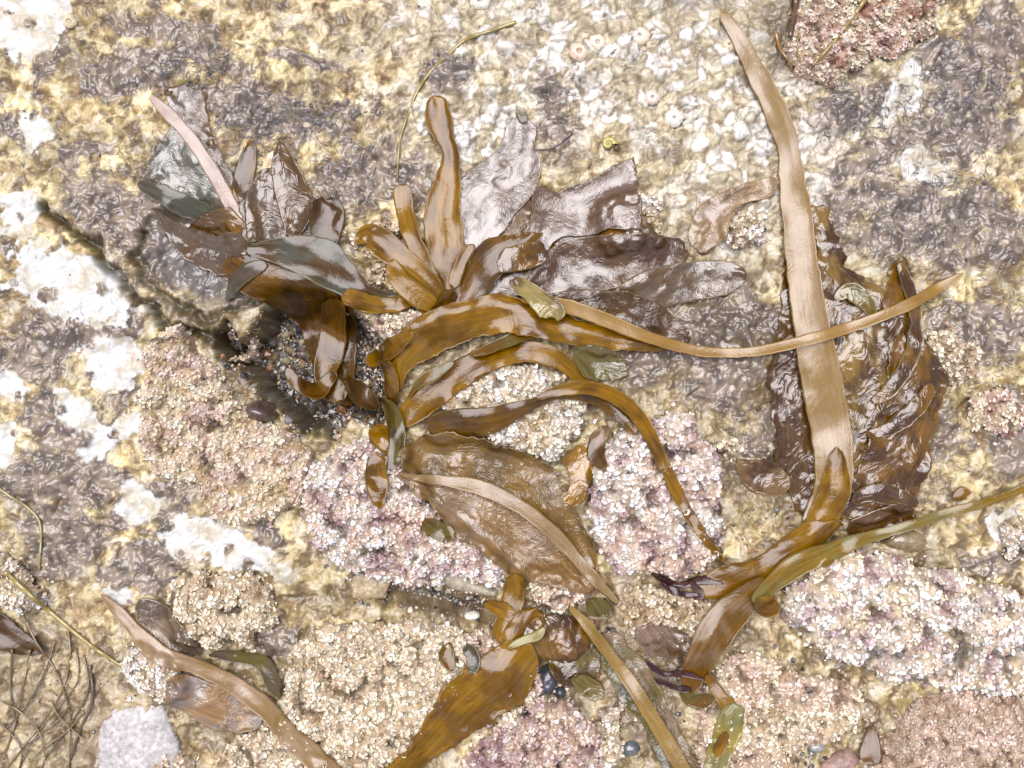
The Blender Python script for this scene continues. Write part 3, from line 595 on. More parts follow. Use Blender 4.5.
def loft(Lp, Rp, label=None, mat=KL, fold=.35, name='kelp_frond', cat='kelp frond', group='brown kelp lying over the rock', parent=None, c0=BR, c1=PU, rim=YG, seed=1, step=2.0, z=0, endtaper=7, **kw):
    """Lp, Rp: edges as (px, py[, lift])"""
    Lp = [tuple(p)+((0,) if len(p) == 2 else ()) for p in Lp]; Rp = [tuple(p)+((0,) if len(p) == 2 else ()) for p in Rp]
    def ln(P): A = np.array(P, float); return np.linalg.norm(np.diff(A[:, :2], axis=0), axis=1).sum()
    L = max(ln(Lp), ln(Rp)); n = max(8, int(L/step)); A = crom(Lp, n); B = crom(Rp, n)
    # rounded ends
    e0 = np.linspace(0, L, n); r = np.sqrt(np.clip(e0/endtaper+.25, 0, 1))*np.sqrt(np.clip((L-e0)/endtaper+.25, 0, 1)); r = (1-r)[:, None]/2
    A2 = A+(B-A)*r; B2 = B+(A-B)*r
    W = np.linalg.norm(A[:, :2]-B[:, :2], axis=1).max(); nv = int(max(7, min(90, W/1.7)))
    til = (B[:,2]-A[:,2])/2/np.maximum(np.linalg.norm(A2[:, :2]-B2[:, :2], axis=1)/2, 4)
    o = sheet(A2[:,0], A2[:,1], B2[:,0], B2[:,1], (A[:,2]+B[:,2])/2+z, nv, mat, name, parent, c0, c1, rim, seed, tilt=til, fold=fold, **kw)
    if parent is None: tag(o, label, cat, group)
    elif label: o['label'] = label
    return o
def frond(label, px, py, group='kelp fronds with a pale midrib', cat='kelp frond', name='kelp_frond'):
    e = empty(name, ((px-512)/1000, (384-py)/1000, float(look(BASE, px-512, 384-py))/1000)); tag(e, label, cat, group); return e

# --- right frond: long pale midrib and crumpled blade
f = frond('tall frond at right, broad pale midrib from the top edge over a crumpled brown blade', 812, 530)
loft([(804,205),(806,235),(806,290),(815,350),(826,410),(832,460),(815,525)], [(824,205),(836,235),(850,268),(905,300,4),(918,350,8),(925,420,6),(880,515,3)],
     mat=KD, name='blade', parent=f, c0=DK, c1=(.19,.11,.02), seed=31, ruf=5, rufl=55, wrink=2.4, cup=3, edge_j=10, z=3)
loft([(905,255),(912,300),(925,350),(945,378),(942,400),(934,440),(918,490),(880,520)], [(893,262),(880,310),(885,350),(880,390),(872,420),(860,450),(850,480),(840,515)],
     mat=KD, name='blade_lobe', parent=f, c0=DK, c1=BR, seed=32, ruf=5, rufl=40, wrink=2.6, edge_j=6, z=4)
loft([(790,215),(785,250),(782,300),(770,360),(771,420),(782,475),(806,528)], [(800,215),(806,250),(810,300),(822,360),(835,420),(838,470),(830,525)],
     mat=KD, name='blade', parent=f, c0=DK, c1=PU, seed=33, ruf=3, rufl=30, wrink=2.0, edge_j=5, z=2)
strap([(722,12,5,4),(738,36,8,5),(758,75,10,6),(776,112,12,6),(788,145,11,6),(792,180,13,6),(798,230,15,7),(803,280,16,8),(811,330,18,9),(824,400,20,10),(832,450,19,10),(830,490,18,10),(812,530,14,8)],
      mat=KM, name='midrib', parent=f, c0=(.21,.125,.03), c1=(.25,.165,.075), rim=(.22,.12,.02), seed=34, fold=.3, rimw=.07, cup=1.6, wrink=.25, edge_j=1.6, wavy=.5, thick=2, stampit=True)
strap([(898,262,4,5),(908,290,7,8),(914,325,7,10),(905,362,8,9),(884,392,7,7),(868,402,4,4)], mat=KD, name='fold', parent=f, c0=BR, c1=DK, rim=(.4,.34,.12), rimw=.05, seed=231, wrink=1.6, cup=4, ruf=3, rufl=26)
strap([(832,300,4,5),(846,292,8,8),(862,300,9,7),(872,318,5,4)], mat=KD, name='fold', parent=f, c0=BR, c1=OL, rim=(.34,.3,.12), rimw=.05, seed=232, wrink=1.4, cup=4)
strap([(862,435,4,5),(890,426,8,8),(915,405,9,7),(930,385,6,5)], mat=KD, name='fold', parent=f, c0=DK, c1=BR, rim=(.3,.22,.06), seed=233, wrink=1.6, cup=4, ruf=3, rufl=18)
strap([(846,500,4,4),(870,492,9,7),(900,498,9,6),(918,505,5,4)], mat=KD, name='fold', parent=f, c0=PU, c1=DK, seed=234, wrink=1.8, cup=4, ruf=3, rufl=20)
strap([(833,446,4,10.2),(834,466,11,11),(832,490,15,11.5),(818,522,14,10),(800,545,9,6)], mat=KS, name='midrib_base', parent=f, c0=BR, c1=BG, seed=35, cup=4, wrink=.3)
loft([(686,238),(700,205),(735,187),(775,176)], [(700,256),(722,240),(738,208),(776,196)], 'thin translucent pinkish blade reaching left from the tall pale midrib', c0=(.30,.20,.10), c1=(.22,.14,.08), mat=KW, seed=36, wrink=.8, z=1)

# --- top left fan
f = frond('flattened grey-green frond at upper left with a thin pink midrib', 250, 250)
loft([(163,84),(172,120),(190,150),(215,190),(246,245)], [(205,88),(211,128),(222,155),(240,190),(254,238)], mat=KL, name='blade', parent=f, c0=GRY, c1=PU, seed=41, wrink=.9, z=1, edge_j=4)
loft([(165,135),(152,160),(143,182),(160,200),(175,238),(205,258)], [(178,118),(195,150),(214,180),(228,205),(240,228),(250,248)], mat=KL, name='blade', parent=f, c0=TL, c1=GRY, rim=(.4,.42,.3), seed=42, ruf=3, rufl=28, wrink=1.6, z=1, edge_j=7)
strap([(138,184,5,4),(165,196,10,5),(195,210,11,5),(226,222,6,4)], mat=KS, name='folded_lobe', parent=f, c0=TL, c1=GRY, rim=(.5,.45,.3), seed=43, wrink=1.2, edge_j=4, label='grey-green folded lobe')
strap([(150,96,4,3),(168,113,6,4),(190,137,6.5,5),(212,170,7,5),(228,198,7,6),(240,222,7,6),(250,252,5,5)], mat=KM, name='midrib', parent=f, c0=(.28,.2,.15), c1=(.26,.17,.11), rim=(.3,.2,.15), seed=44, cup=1.4, wrink=.2, edge_j=1.2, thick=2)
loft([(172,238),(200,262),(225,280),(262,300)], [(228,205),(250,225),(262,250),(300,282)], 'dark glossy blade spreading below the thin pink midrib', c0=PU, c1=BR, mat=KD, seed=45, wrink=1.6, z=2)
strap([(253,138,3,2),(248,160,9,3),(243,185,10,3),(242,205,5,3)], 'slender half brown leaf standing between the pink midrib and the pointed leaf', c0=BR, c1=GRY, seed=46, wrink=.8, cup=2)
loft([(180,225),(205,232),(235,235),(255,236)], [(150,205),(190,262),(225,275),(262,262)], 'wide grey wrinkled lower flap of the upper left kelp, under the green-grey lobe', c0=GRY, c1=PU, mat=KD, seed=147, wrink=1.4, z=1, edge_j=5)
loft([(240,190),(244,215),(250,250)], [(318,192),(330,220),(335,250)], 'flat lilac blade lying under the pointed leaf', c0=PU, c1=GRY, mat=KW, seed=148, wrink=1.0, z=0, edge_j=6)
loft([(262,168),(252,190),(248,215),(250,245)], [(278,172),(285,195),(288,220),(290,246)], 'lilac folded leaf right of the thin pink midrib', c0=PU, c1=GRY, mat=KD, seed=47, wrink=.9, cup=3)
loft([(278,138),(272,165),(277,200),(288,238)], [(284,142),(300,170),(314,205),(302,236)], 'pointed leaf with a brown curled right edge at upper left', c0=PU, c1=PU, rim=BR, mat=KD, seed=48, wrink=.7, cup=4, z=3, edge_j=1)
loft([(312,200),(310,220),(312,242)], [(338,196),(345,215),(338,246)], 'small bluish glossy leaf beside the pointed leaf', c0=PU, c1=DK, mat=KS, seed=49, wrink=1.0, z=1)
# --- dark glossy blades over the pit
loft([(222,262,0),(240,290),(275,308),(300,330),(318,395,0)], [(262,248),(300,262),(345,290),(356,330),(352,410,2)], 'big dark glossy blade drooping over the gravel pit', c0=DK, c1=BR, mat=KS, seed=51, wrink=1.9, z=18, cup=3, ruf=3, rufl=60, drape=1)
strap([(338,300,10,12,.3),(334,345,14,20),(328,375,12,30),(345,400,9,34)], 'narrow brown lobe hanging down into the pit', c0=DK, c1=BR, seed=52, wrink=1.2)
strap([(286,368,5,28),(300,385,7,30),(322,390,8,34),(340,372,6,30)], 'curled brown blade tip lying on the pit gravel', c0=BR, c1=DK, seed=53, wrink=.8)
strap([(226,300,3,6),(238,285,7,8),(255,272,8,9),(272,266,5,8)], 'thin grey-green flap over the dark bowl of rock', c0=TL, c1=GRY, seed=54, wrink=.7, mat=KS)
strap([(352,378,6,26),(362,395,9,28),(378,408,6,26)], 'small bluish curled tip beside the narrow hanging lobe', c0=PU, c1=DK, seed=55, wrink=1.4, ruf=3)
loft([(250,256,1),(290,270,3),(325,288,5),(356,302,5),(380,308,2),(405,309,3)], [(252,246,3),(296,236,6),(335,242,10),(352,262,12),(372,285,10),(405,296,6)], 'lilac blade with blue-green sheen arching right from the pink midrib', c0=PU, c1=TL, rim=(.45,.45,.25), mat=KS, seed=56, wrink=.8, cup=4, z=5, edge_j=1.5)
strap([(345,296,9,9),(370,304,9,8),(395,306,8,7),(418,298,8,8),(432,314,8,7),(442,326,4,5)], 'twisted brown ribbon joining the lilac blade to the knot', c0=BR, c1=BG, seed=57, wrink=.5, cup=3)

# --- centre fan
loft([(452,215),(470,190),(520,185),(560,200),(600,205),(640,215)], [(458,320),(500,312),(540,300),(590,300),(640,295),(690,285)], 'broad purple-brown blade spread flat beneath the centre fan', c0=PU, c1=BR, seed=160, wrink=1.5, z=1, edge_j=6)
loft([(508,118),(497,150),(470,170),(452,195),(455,225),(463,258)], [(534,118),(538,150),(540,178),(528,200),(505,228),(478,262)], 'wide lilac fan-shaped blade below the small white patch at centre top', c0=PU, c1=(.16,.12,.09), seed=61, wrink=1.5, z=3, edge_j=4)
strap([(516,106,2,1),(521,114,5,2),(524,124,6,2)], 'small pale round tip at the top of the fan-shaped blade', c0=GRY, c1=(.35,.3,.22), seed=62, wrink=.8)
loft([(455,318),(478,285),(505,262),(530,222),(536,185),(560,192),(600,172),(636,156)], [(480,322),(505,305),(530,278),(552,245),(568,238),(590,235),(620,232),(641,232)], 'purple-brown wrinkled blade ending in a square corner above centre', c0=PU, c1=(.10,.055,.03), seed=63, wrink=1.6, z=5, edge_j=3, endtaper=3)
loft([(498,312),(535,268),(560,243),(600,237),(650,236),(684,240)], [(530,320),(560,300),(600,292),(640,282),(665,270),(690,258)], 'ruffled chestnut blade just below the square cornered one', c0=DK, c1=PU, mat=KL, seed=64, wrink=2.2, z=4, ruf=3, rufl=30)
loft([(610,292),(640,274),(690,262),(730,262),(748,272)], [(640,316),(665,308),(700,300),(728,294),(744,284)], 'grey-lilac blade tip pointing right towards the tall midrib', c0=PU, c1=GRY, seed=65, wrink=1.2, z=2)
loft([(525,305),(560,292),(600,290),(650,300),(690,330)], [(535,330),(570,332),(610,338),(650,342),(690,345)], 'dark crinkled blade between the ruffled one and the long curved midrib', c0=PU, c1=DK, mat=KW, seed=66, wrink=1.6, z=1)
strap([(436,95,9,3),(438,115,14,5),(443,135,10,6),(450,155,9,7),(448,180,13,7),(443,215,19,8),(446,250,19,8),(448,285,14,7),(440,305,8,6)], 'upright golden blade with a pale rounded tip above the centre', c0=BR, c1=BG, seed=67, wrink=.8, cup=4, mat=KS)
strap([(402,184,9,4,.2),(404,205,9,6),(412,235,9,8),(425,265,9,8),(440,295,7,7)], 'narrow brown strap left of the upright golden blade', c0=BR, c1=BG, seed=68, wrink=.5, cup=3)
strap([(357,246,4,4),(368,237,12,6),(385,246,14,8),(408,266,13,9),(430,284,10,9),(446,302,6,7)], 'short rounded golden strap leaning left at the heart of the kelp', c0=BG, c1=BR, seed=69, wrink=.4, cup=5)
strap([(392,262,7,5),(402,282,10,7),(418,296,11,7),(438,308,7,6)], 'golden flap beneath the short rounded golden strap', c0=BG, c1=BG, seed=169, wrink=.5, cup=3)
loft([(445,288,2),(436,305,2),(420,322),(405,335)], [(478,300,2),(462,318,2),(440,332),(418,346)], 'dark bronze fold at the knot where the straps meet', c0=DK, c1=BR, mat=KS, seed=170, wrink=1.2, z=4, cup=3)
loft([(488,236,3),(472,255,2),(462,280),(455,305),(446,326)], [(548,232,6),(528,252,6),(502,275,6),(485,298,4),(470,322)], 'lilac glossy lobe in the middle of the fan', c0=PU, c1=BR, mat=KS, seed=70, wrink=1.0, z=7, cup=3, edge_j=2)
loft([(462,246),(455,262),(448,285)], [(478,244),(468,264),(458,290)], 'slim golden sliver between the upright golden blade and the lilac lobe', c0=BG, c1=BR, mat=KS, seed=171, z=9, cup=3)
loft([(500,250,2),(520,245,2),(545,243,1)], [(496,276,4),(520,272,5),(548,262,4)], 'dark brown fold tucked between the purple-brown and the ruffled blade', c0=DK, c1=BR, mat=KD, seed=172, wrink=1.6, z=9)

# --- strap L, K, M
strap([(399,428,4,8),(412,412,13,9,.1),(438,390,15,10,.15),(475,366,14,12,.15),(505,354,12,14),(535,352,11,13),(562,362,9,10),(588,386,6,7)], 'middle golden strap arching over the cream coralline knob', c0=BR, c1=BG, seed=71, wrink=.4, cup=3)
strap([(408,398,3,12),(420,382,5,13),(438,372,6,13),(455,362,3,12)], 'curled pale-rimmed edge above the middle golden strap', c0=OL, c1=BR, rim=(.42,.36,.16), rimw=.06, mat=KS, seed=173, wrink=1.6, ruf=4, rufl=12)
strap([(470,356,3,13),(500,344,6,15),(530,333,6,15),(552,338,3,12)], 'narrow wavy olive band just under the longest golden strap', c0=OL, c1=BR, mat=KS, seed=174, wrink=1.2, ruf=4, rufl=18)

f = frond('golden strap whose long midrib sweeps right over the tall pale midrib to a pink tip', 395, 385)
strap([(398,392,5,6),(400,362,14,9),(424,338,20,12,.1),(462,322,20,14,.1),(500,314,19,14),(535,320,18,12),(575,332,14,10),(620,342,9,8),(670,347,3,6)], mat=KS, name='blade', parent=f, c0=BG, c1=BR, seed=73, wrink=.5, cup=5, edge_j=3, ruf=2, rufl=26)
strap([(520,300,4,17),(560,305,7,17),(600,318,7.5,15),(650,338,6,12),(700,351,5,10),(750,352,5,10),(790,344,5.5,11),(830,333,6,12),(870,320,5.5,12),(910,303,5.5,10),(940,287,5.5,9),(963,273,2,8)],
      mat=KM, name='midrib', parent=f, c0=(.22,.115,.012), c1=(.25,.145,.035), rim=(.3,.15,.03), seed=74, cup=2.5, wrink=.15, edge_j=.9, wavy=.6, thick=2, nv=9)
strap([(366,364,7,8,.2),(384,354,9,10,.2),(402,342,8,10,.2),(416,334,4,9)], 'short brown stub behind the root of the longest frond', c0=BG, c1=BR, seed=75, wrink=.4, cup=3)
loft([(378,362),(384,385),(388,410)], [(394,360),(400,385),(398,408)], 'dark folded scrap at the knot between pit and straps', c0=DK, c1=BR, mat=KD, seed=176, wrink=2, z=4, cup=3)
loft([(366,430),(378,446),(396,462)], [(384,422),(398,436),(412,452)], 'amber lobed scrap at the top of the wrinkled blade', c0=BG, c1=BR, mat=KS, seed=177, wrink=1.6, z=6, cup=3, ruf=2)
loft([(506,282,8),(514,292,9),(530,306,9),(540,320,7)], [(520,276,4),(545,292,5),(562,306,5),(566,320,4)], 'small lilac leaf with a yellow-green rim where the midrib begins', c0=PU, c1=YG, rim=YG, mat=KD, seed=76, wrink=1.0, z=12)
loft([(572,346),(574,362),(586,382)], [(600,345),(622,358),(630,378)], 'olive translucent flap right of the strap arches', c0=OL, c1=(.10,.07,.02), mat=KD, seed=77, wrink=1.4, ruf=3, z=3)
loft([(426,418,2),(450,409,3),(490,406,4),(530,398,6),(560,390,8),(590,391,8),(620,406,7),(640,430,5)], [(432,440,0),(455,438,0),(492,434,0),(522,416,2),(556,400,4),(586,402,5),(610,416,5),(630,436,4)], 'lowest strap: lilac rounded left end, twisting under the thin golden cord', c0=BR, c1=PU, rim=YG, mat=KS, seed=178, wrink=.4, z=11, cup=3, edge_j=1.5)
strap([(536,398,3,19),(560,390,6,20),(585,387,7,20),(610,394,7.5,19),(634,412,8,17),(652,442,7,14),(672,485,6,11),(698,530,5,9),(726,563,2,8)], 'thin golden cord curving right and down across the white and lilac coralline', c0=BG, c1=BR, rim=YG, seed=78, wrink=.3, cup=4, edge_j=1.2)
strap([(392,470,5,8),(398,440,9,10),(394,415,8,10),(385,398,5,8)], 'dark upright kelp stub at the knot left of the straps', c0=DK, c1=OL, seed=79, wrink=1.0, cup=3)
loft([(372,452),(368,470),(372,495),(380,508)], [(392,452),(388,468),(390,480),(388,502)], 'small brown bubbly lobes hanging left of the wrinkled blade', c0=BR, c1=BG, mat=KS, seed=80, wrink=2.5, z=6, cup=3)

# --- wrinkled frond centre bottom
f = frond('wide wrinkled tan blade below the straps with a pale curved midrib', 615, 600)
loft([(398,446),(440,432),(500,444),(545,462),(572,500),(590,540),(600,572),(617,600)], [(402,470),(440,478),(490,492),(530,512),(558,540),(580,566),(600,590),(612,602)], mat=KW, name='blade', parent=f, c0=(.2,.11,.02), c1=(.13,.075,.02), seed=81, wrink=1.2, z=3, edge_j=5)
loft([(404,470),(440,480),(490,494),(530,516),(558,542),(580,568),(596,588)], [(398,474),(425,500),(455,530),(490,556),(520,578),(560,584),(588,592)], mat=KW, name='blade', parent=f, c0=(.22,.12,.03), c1=(.2,.125,.06), seed=82, wrink=1.2, z=3, edge_j=5)
strap([(404,474,2,6),(440,480,5,7.5),(480,487,8,7.5),(520,506,7,8),(552,532,7,8),(578,560,6,8),(598,582,5,7),(618,602,3,6)], mat=KM, name='midrib', parent=f, c0=(.22,.14,.055), c1=(.17,.1,.03), rim=(.3,.17,.06), seed=83, cup=1.2, wrink=.2, edge_j=1.2, thick=2)
loft([(560,455),(570,480),(562,505)], [(592,440),(592,470),(582,505)], 'amber blob-like blade piece right of the wrinkled blade', c0=BR, c1=BG, mat=KD, seed=84, wrink=2.2, z=4, cup=4)
loft([(592,430),(586,455),(598,470)], [(612,425),(604,450),(606,470)], 'thin brown translucent lobe beside the white and lilac coralline', c0=(.22,.13,.06), c1=PU, mat=KS, seed=85, wrink=.8, z=2)
strap([(425,518,6,5),(438,528,9,6),(456,534,7,5)], 'small olive bead-like lobe on the pink coralline', c0=OL, c1=BR, seed=86, wrink=1.2, cup=4)

# --- bottom centre plant
strap([(516,572,8,4),(514,595,11,6),(506,620,11,8),(500,642,9,8)], 'upright brown strap rising from the bottom cluster', c0=BR, c1=BG, seed=91, wrink=.6, cup=3)
strap([(484,604,4,6),(500,608,8,8),(515,618,8,8)], 'short pointed golden tip sticking out left of the upright strap', c0=BG, c1=BR, seed=92, wrink=.5)
loft([(498,640,2),(508,622,4),(524,606,2)], [(530,652,3),(545,640,5),(552,612,2)], 'golden brown fold between the upright strap and the dark bumpy leaf', c0=BR, c1=BG, mat=KS, seed=193, wrink=1.4, z=5, cup=4, ruf=2)
loft([(552,640),(548,665),(560,684)], [(590,640),(600,664),(592,690)], 'olive-brown crumpled flap below the dark bumpy leaf', c0=OL, c1=DK, mat=KD, seed=194, wrink=2, z=2, cup=4, ruf=3, rufl=16)
loft([(528,618),(522,640),(535,655),(555,660)], [(560,612),(590,625),(592,645),(575,662)], 'dark bumpy rounded leaf in the bottom cluster', c0=DK, c1=BR, mat=KD, seed=93, wrink=1.6, z=7, cup=4, rim=OL)
loft([(584,598),(588,612),(600,618)], [(602,596),(612,604),(608,614)], 'small olive oval lobe at the right of the bottom cluster', c0=OL, c1=DK, mat=KS, seed=94, z=5, cup=4)
loft([(566,676),(580,692),(592,702)], [(586,672),(600,684),(606,698)], 'amber scrap of blade below the olive-brown flap', c0=OL, c1=BR, mat=KD, seed=95, z=3, wrink=1.5)
loft([(365,785),(395,756),(420,728),(440,690),(470,662),(505,640),(525,636)], [(395,792),(440,755),(475,732),(505,712),(530,690),(538,665),(536,645)], 'broad golden blade running from the bottom edge up to the bottom cluster', c0=BR, c1=BG, mat=KS, seed=96, wrink=.9, z=7, cup=3, ruf=2.5, rufl=34, edge_j=4, endtaper=10)
strap([(450,640,4,8),(448,655,8,9),(452,668,5,9)], 'small curled amber lobe on the upper edge of the broad golden blade', c0=BR, c1=OL, seed=97, wrink=1.5, cup=4)
strap([(466,642,5,8),(474,655,8,9),(472,670,6,9)], 'pale bluish folded lobe beside the curled amber one', c0=TL, c1=GRY, seed=98, wrink=1.0, cup=3)
strap([(508,645,3,11),(522,638,5,13),(538,632,4,12),(545,625,2,11)], 'yellow-green frilly frond scrap on top of the bottom cluster', c0=(.25,.25,.05), c1=YG, seed=99, wrink=1.6, ruf=2, rufl=9)

# --- stipe S
f = frond('golden stipe crossing the sandy hollow to the bottom edge with ruffled greenish wings', 690, 790)
loft([(585,628),(600,660),(618,695),(645,730),(665,790)], [(600,635),(620,664),(640,700),(665,735),(690,795)], mat=KW, name='blade', parent=f, c0=OL, c1=TL, seed=101, wrink=1.2, ruf=3, rufl=24, z=2, edge_j=4)
loft([(598,632),(620,664),(645,700),(668,735),(696,795)], [(616,630),(645,662),(664,700),(684,735),(710,795)], mat=KW, name='blade', parent=f, c0=(.2,.13,.07), c1=OL, seed=102, wrink=1.2, ruf=3, rufl=20, z=2, edge_j=4)
strap([(569,605,3,9),(585,622,5,9),(605,648,6,8),(630,682,7,8),(655,722,7.5,8),(675,755,8,8),(700,800,8,8)], mat=KM, name='midrib', parent=f, c0=(.18,.1,.01), c1=(.22,.13,.02), rim=(.25,.14,.03), seed=103, cup=3, wrink=.2, edge_j=1, thick=2)
loft([(632,622),(636,640),(650,660)], [(668,622),(688,634),(690,656)], 'brownish lilac flap right of the golden stipe', c0=PU, c1=(.18,.11,.07), seed=104, wrink=1.0, z=1)

# --- right bottom blades
loft([(690,588),(720,566),(755,558),(785,535),(805,518)], [(705,600),(742,596),(780,572),(812,552),(845,520)], 'dark brown glossy blade joining the base of the tall midrib', c0=BR, c1=BG, mat=KS, seed=111, wrink=1.0, z=6, cup=4)
loft([(845,520),(880,505),(900,500)], [(848,545),(885,540),(920,520)], 'crumpled dark kelp scrap under the thin stipe at right', c0=DK, c1=PU, mat=KD, seed=112, wrink=1.6, z=2)
f = frond('frond with thin stipe entering at the right edge, widening to a drooping brown blade', 690, 690)
strap([(768,580,9,10),(742,602,16,12),(718,626,19,12,.1),(702,655,17,12),(692,680,10,10),(688,695,4,8)], mat=KS, name='blade', parent=f, c0=BR, c1=(.24,.15,.07), rim=YG, seed=113, wrink=.6, cup=4, edge_j=2)
strap([(1060,470,3.5,10),(1024,488,4,10),(980,504,4.5,10),(930,519,5,10),(880,533,5.5,10),(840,546,8,11),(800,562,12,11),(775,580,10,11),(750,600,5,12)], mat=KS, name='stipe', parent=f, c0=(.22,.13,.01), c1=(.2,.165,.045), rim=YG, seed=114, cup=3, wrink=.3, edge_j=1.2, thick=2)
strap([(752,596,8,6),(770,606,12,7),(776,600,6,6)], mat=KS, name='lobe', parent=f, c0=BR, c1=BG, seed=115, cup=3)
strap([(705,672,4,8),(716,690,6,9),(728,705,7,9),(735,715,5,8)], 'thin brown link between drooping blade and greenish tail leaf', c0=BR, c1=BG, seed=116, cup=2)
loft([(722,698),(712,725),(704,750),(698,790)], [(742,700),(740,725),(728,755),(716,790)], 'greenish yellow tail leaf with a torn hole at the bottom edge', c0=(.22,.2,.07), c1=(.3,.24,.04), rim=(.4,.38,.16), mat=KS, seed=117, wrink=1.2, z=5, cup=3)
loft([(716,728,1),(710,745),(712,752)], [(726,724),(724,740),(718,752)], 'small brown patch lying in the greenish tail leaf', c0=BR, c1=BG, mat=KS, seed=118, wrink=.5, z=2)
strap([(680,690,5,3),(695,700,7,4),(712,692,5,4)], 'brown crescent lobe under the drooping blade', c0=BR, c1=OL, seed=119)
strap([(872,724,4,2),(871,742,9,4),(869,756,10,4),(868,764,6,3)], 'brown teardrop-shaped blade bit with paler centre near the bottom right', c0=(.13,.06,.015), c1=(.16,.09,.03), rim=(.12,.06,.02), seed=120, cup=4, wrink=.3)
strap([(736,460,5,1),(760,475,18,2),(788,488,10,2)], 'flat dark brown wet scrap left of the crumpled blade', c0=DK, c1=(.16,.09,.03), mat=KD, seed=121, wrink=1.2)
strap([(952,500,3,5),(962,492,6,6),(970,492,3,5)], 'tiny golden lobe above the thin stipe at right', c0=BR, c1=BG, seed=122)

# --- lower left frond
f = frond('lower left frond with a pinkish midrib running to the bottom edge', 340, 780)
loft([(135,598),(158,600),(185,615),(200,635)], [(140,625),(158,640),(180,652),(205,656)], mat=KW, name='blade', parent=f, c0=GRY, c1=(.24,.17,.10), seed=131, wrink=1.3, z=1)
loft([(175,668),(205,680),(232,690),(262,706)], [(168,700),(190,715),(215,730),(262,728)], mat=KW, name='blade', parent=f, c0=(.22,.17,.14), c1=(.28,.16,.06), seed=132, wrink=1.6, z=2)
loft([(205,655),(230,662),(255,668),(270,695)], [(222,648),(245,652),(272,660),(285,698)], mat=KS, name='folded_lobe', parent=f, c0=OL, c1=GRY, seed=133, wrink=1.0, z=3)
strap([(101,594,2,3),(120,614,6,4),(142,637,8,5),(168,655,8,5),(198,666,8,6),(232,684,9,6),(262,705,10,6),(290,730,11,7),(320,757,12,7),(360,800,12,7)], mat=KM, name='midrib', parent=f, c0=(.27,.18,.1), c1=(.2,.115,.03), rim=(.3,.17,.1), seed=134, cup=1.6, wrink=.25, edge_j=1.4, thick=2)
loft([(-20,610),(0,612),(20,628),(42,648)], [(-20,650),(0,650),(20,655),(40,654)], 'smooth lilac leaf entering from the left edge above the seagrass', c0=PU, c1=DK, mat=KS, seed=135, wrink=.6, z=5)

# ------------------------------------------------------------------ thin strands
def tube(P, label, r=1.0, c=(.2,.14,.03), name='seaweed_strand', cat='seaweed strand', group=None, lift=1.5, taper=.4, seed=0, tagit=True, parent=None):
    Q = crom([tuple(p) for p in P], max(8, int(np.linalg.norm(np.diff(np.array(P, float)[:, :2], axis=0), axis=1).sum()/2.5)))
    x = Q[:,0]-512; y = 384-Q[:,1]; n = len(x)
    z = look(blur(TOP, 1), x, y)+lift
    for _ in range(6): z[1:-1] = np.maximum((z[:-2]+2*z[1:-1]+z[2:])/4, look(TOP, x, y)[1:-1]+r*.3)
    x = x*(CAMH-z)/CAMH; y = y*(CAMH-z)/CAMH
    p = np.stack([x, y, z], 1); t = np.gradient(p, axis=0); t /= np.linalg.norm(t, axis=1)[:, None]
    up = np.array([0, 0, 1.]); s_ = np.cross(t, up); s_ /= np.linalg.norm(s_, axis=1)[:, None]; u = np.cross(s_, t)
    rr = r*(1-(1-taper)*np.linspace(0, 1, n))*(1+.2*fbm(np.arange(n)*2.5, np.zeros(n)+seed, 12, 2, seed)); m = 6; a = np.arange(m)*2*np.pi/m
    V = p[:, None]+(s_[:, None]*np.cos(a)[None, :, None]+u[:, None]*np.sin(a)[None, :, None]*.7)*rr[:, None, None]
    i = np.arange(n)[:-1, None]*m; j = np.arange(m)[None]; jn = (j+1)%m
    F = np.stack([i+j, i+jn, i+m+jn, i+m+j], -1).reshape(-1, 4)
    col = np.clip(np.array(c)[None]*(1+.4*fbm(np.repeat(np.arange(n), m)*2.0, np.zeros(n*m)+seed, 20, 3, seed+3))[:, None], .01, .8)
    caps = np.array([list(range(m))[::-1], [(n-1)*m+q for q in range(m)]])
    o = mesh(name, V.reshape(-1, 3), [F, caps], STR, parent, col=col)
    if parent is None: tag(o, label, cat, group)
    return o
tube([(516,22),(490,31),(465,40),(448,55),(432,70),(418,90),(408,115),(400,140),(397,180)], 'long thin olive stem bending from the top centre down to the kelp', 2.2, (.24,.18,.04), taper=.45)
tube([(872,-10),(852,18),(832,44),(812,66)], 'straight golden green stalk over the rosy coralline', 2.6, (.26,.19,.04), taper=.35, group='stalks at the top right')
tube([(797,-10),(795,12),(790,38)], 'short dark red-brown stalk at the top edge', 4.5, (.08,.035,.012), taper=.5, group='stalks at the top right')
tube([(776,32),(780,48),(788,60),(792,70)], 'short curved brown stalk left of the rosy coralline', 2.2, (.22,.11,.03), taper=.6, group='stalks at the top right')
tube([(812,2),(803,22),(797,45),(800,62)], 'thin olive stalk between the dark and the golden one', 1.2, (.2,.15,.04), taper=.6, group='stalks at the top right')
tube([(575,148),(555,151),(545,150)], 'short dark twig on the white crust above the purple blade', 1.4, (.07,.055,.045)) if False else tube([(572,132),(562,142),(548,149),(535,150)], 'short dark twig on the pale crust right of the fan-shaped blade', 1.4, (.07,.055,.045))
tube([(815,64),(845,56),(875,54)], 'faint rust thread across the rosy coralline', .8, (.2,.1,.05))
tube([(-15,478),(8,495),(28,508),(40,524),(39,570)], 'olive stem curving down the left edge above the seagrass', 1.9, (.24,.2,.07), taper=.7)
tube([(5,572),(30,595),(62,622),(90,645),(115,662),(132,672)], 'thick yellow-olive stem slanting from the left edge to the pale coralline strip', 3.0, (.26,.2,.05), taper=.6)
SG = 'brown seagrass strands at the lower left'
rs = random.Random(8)
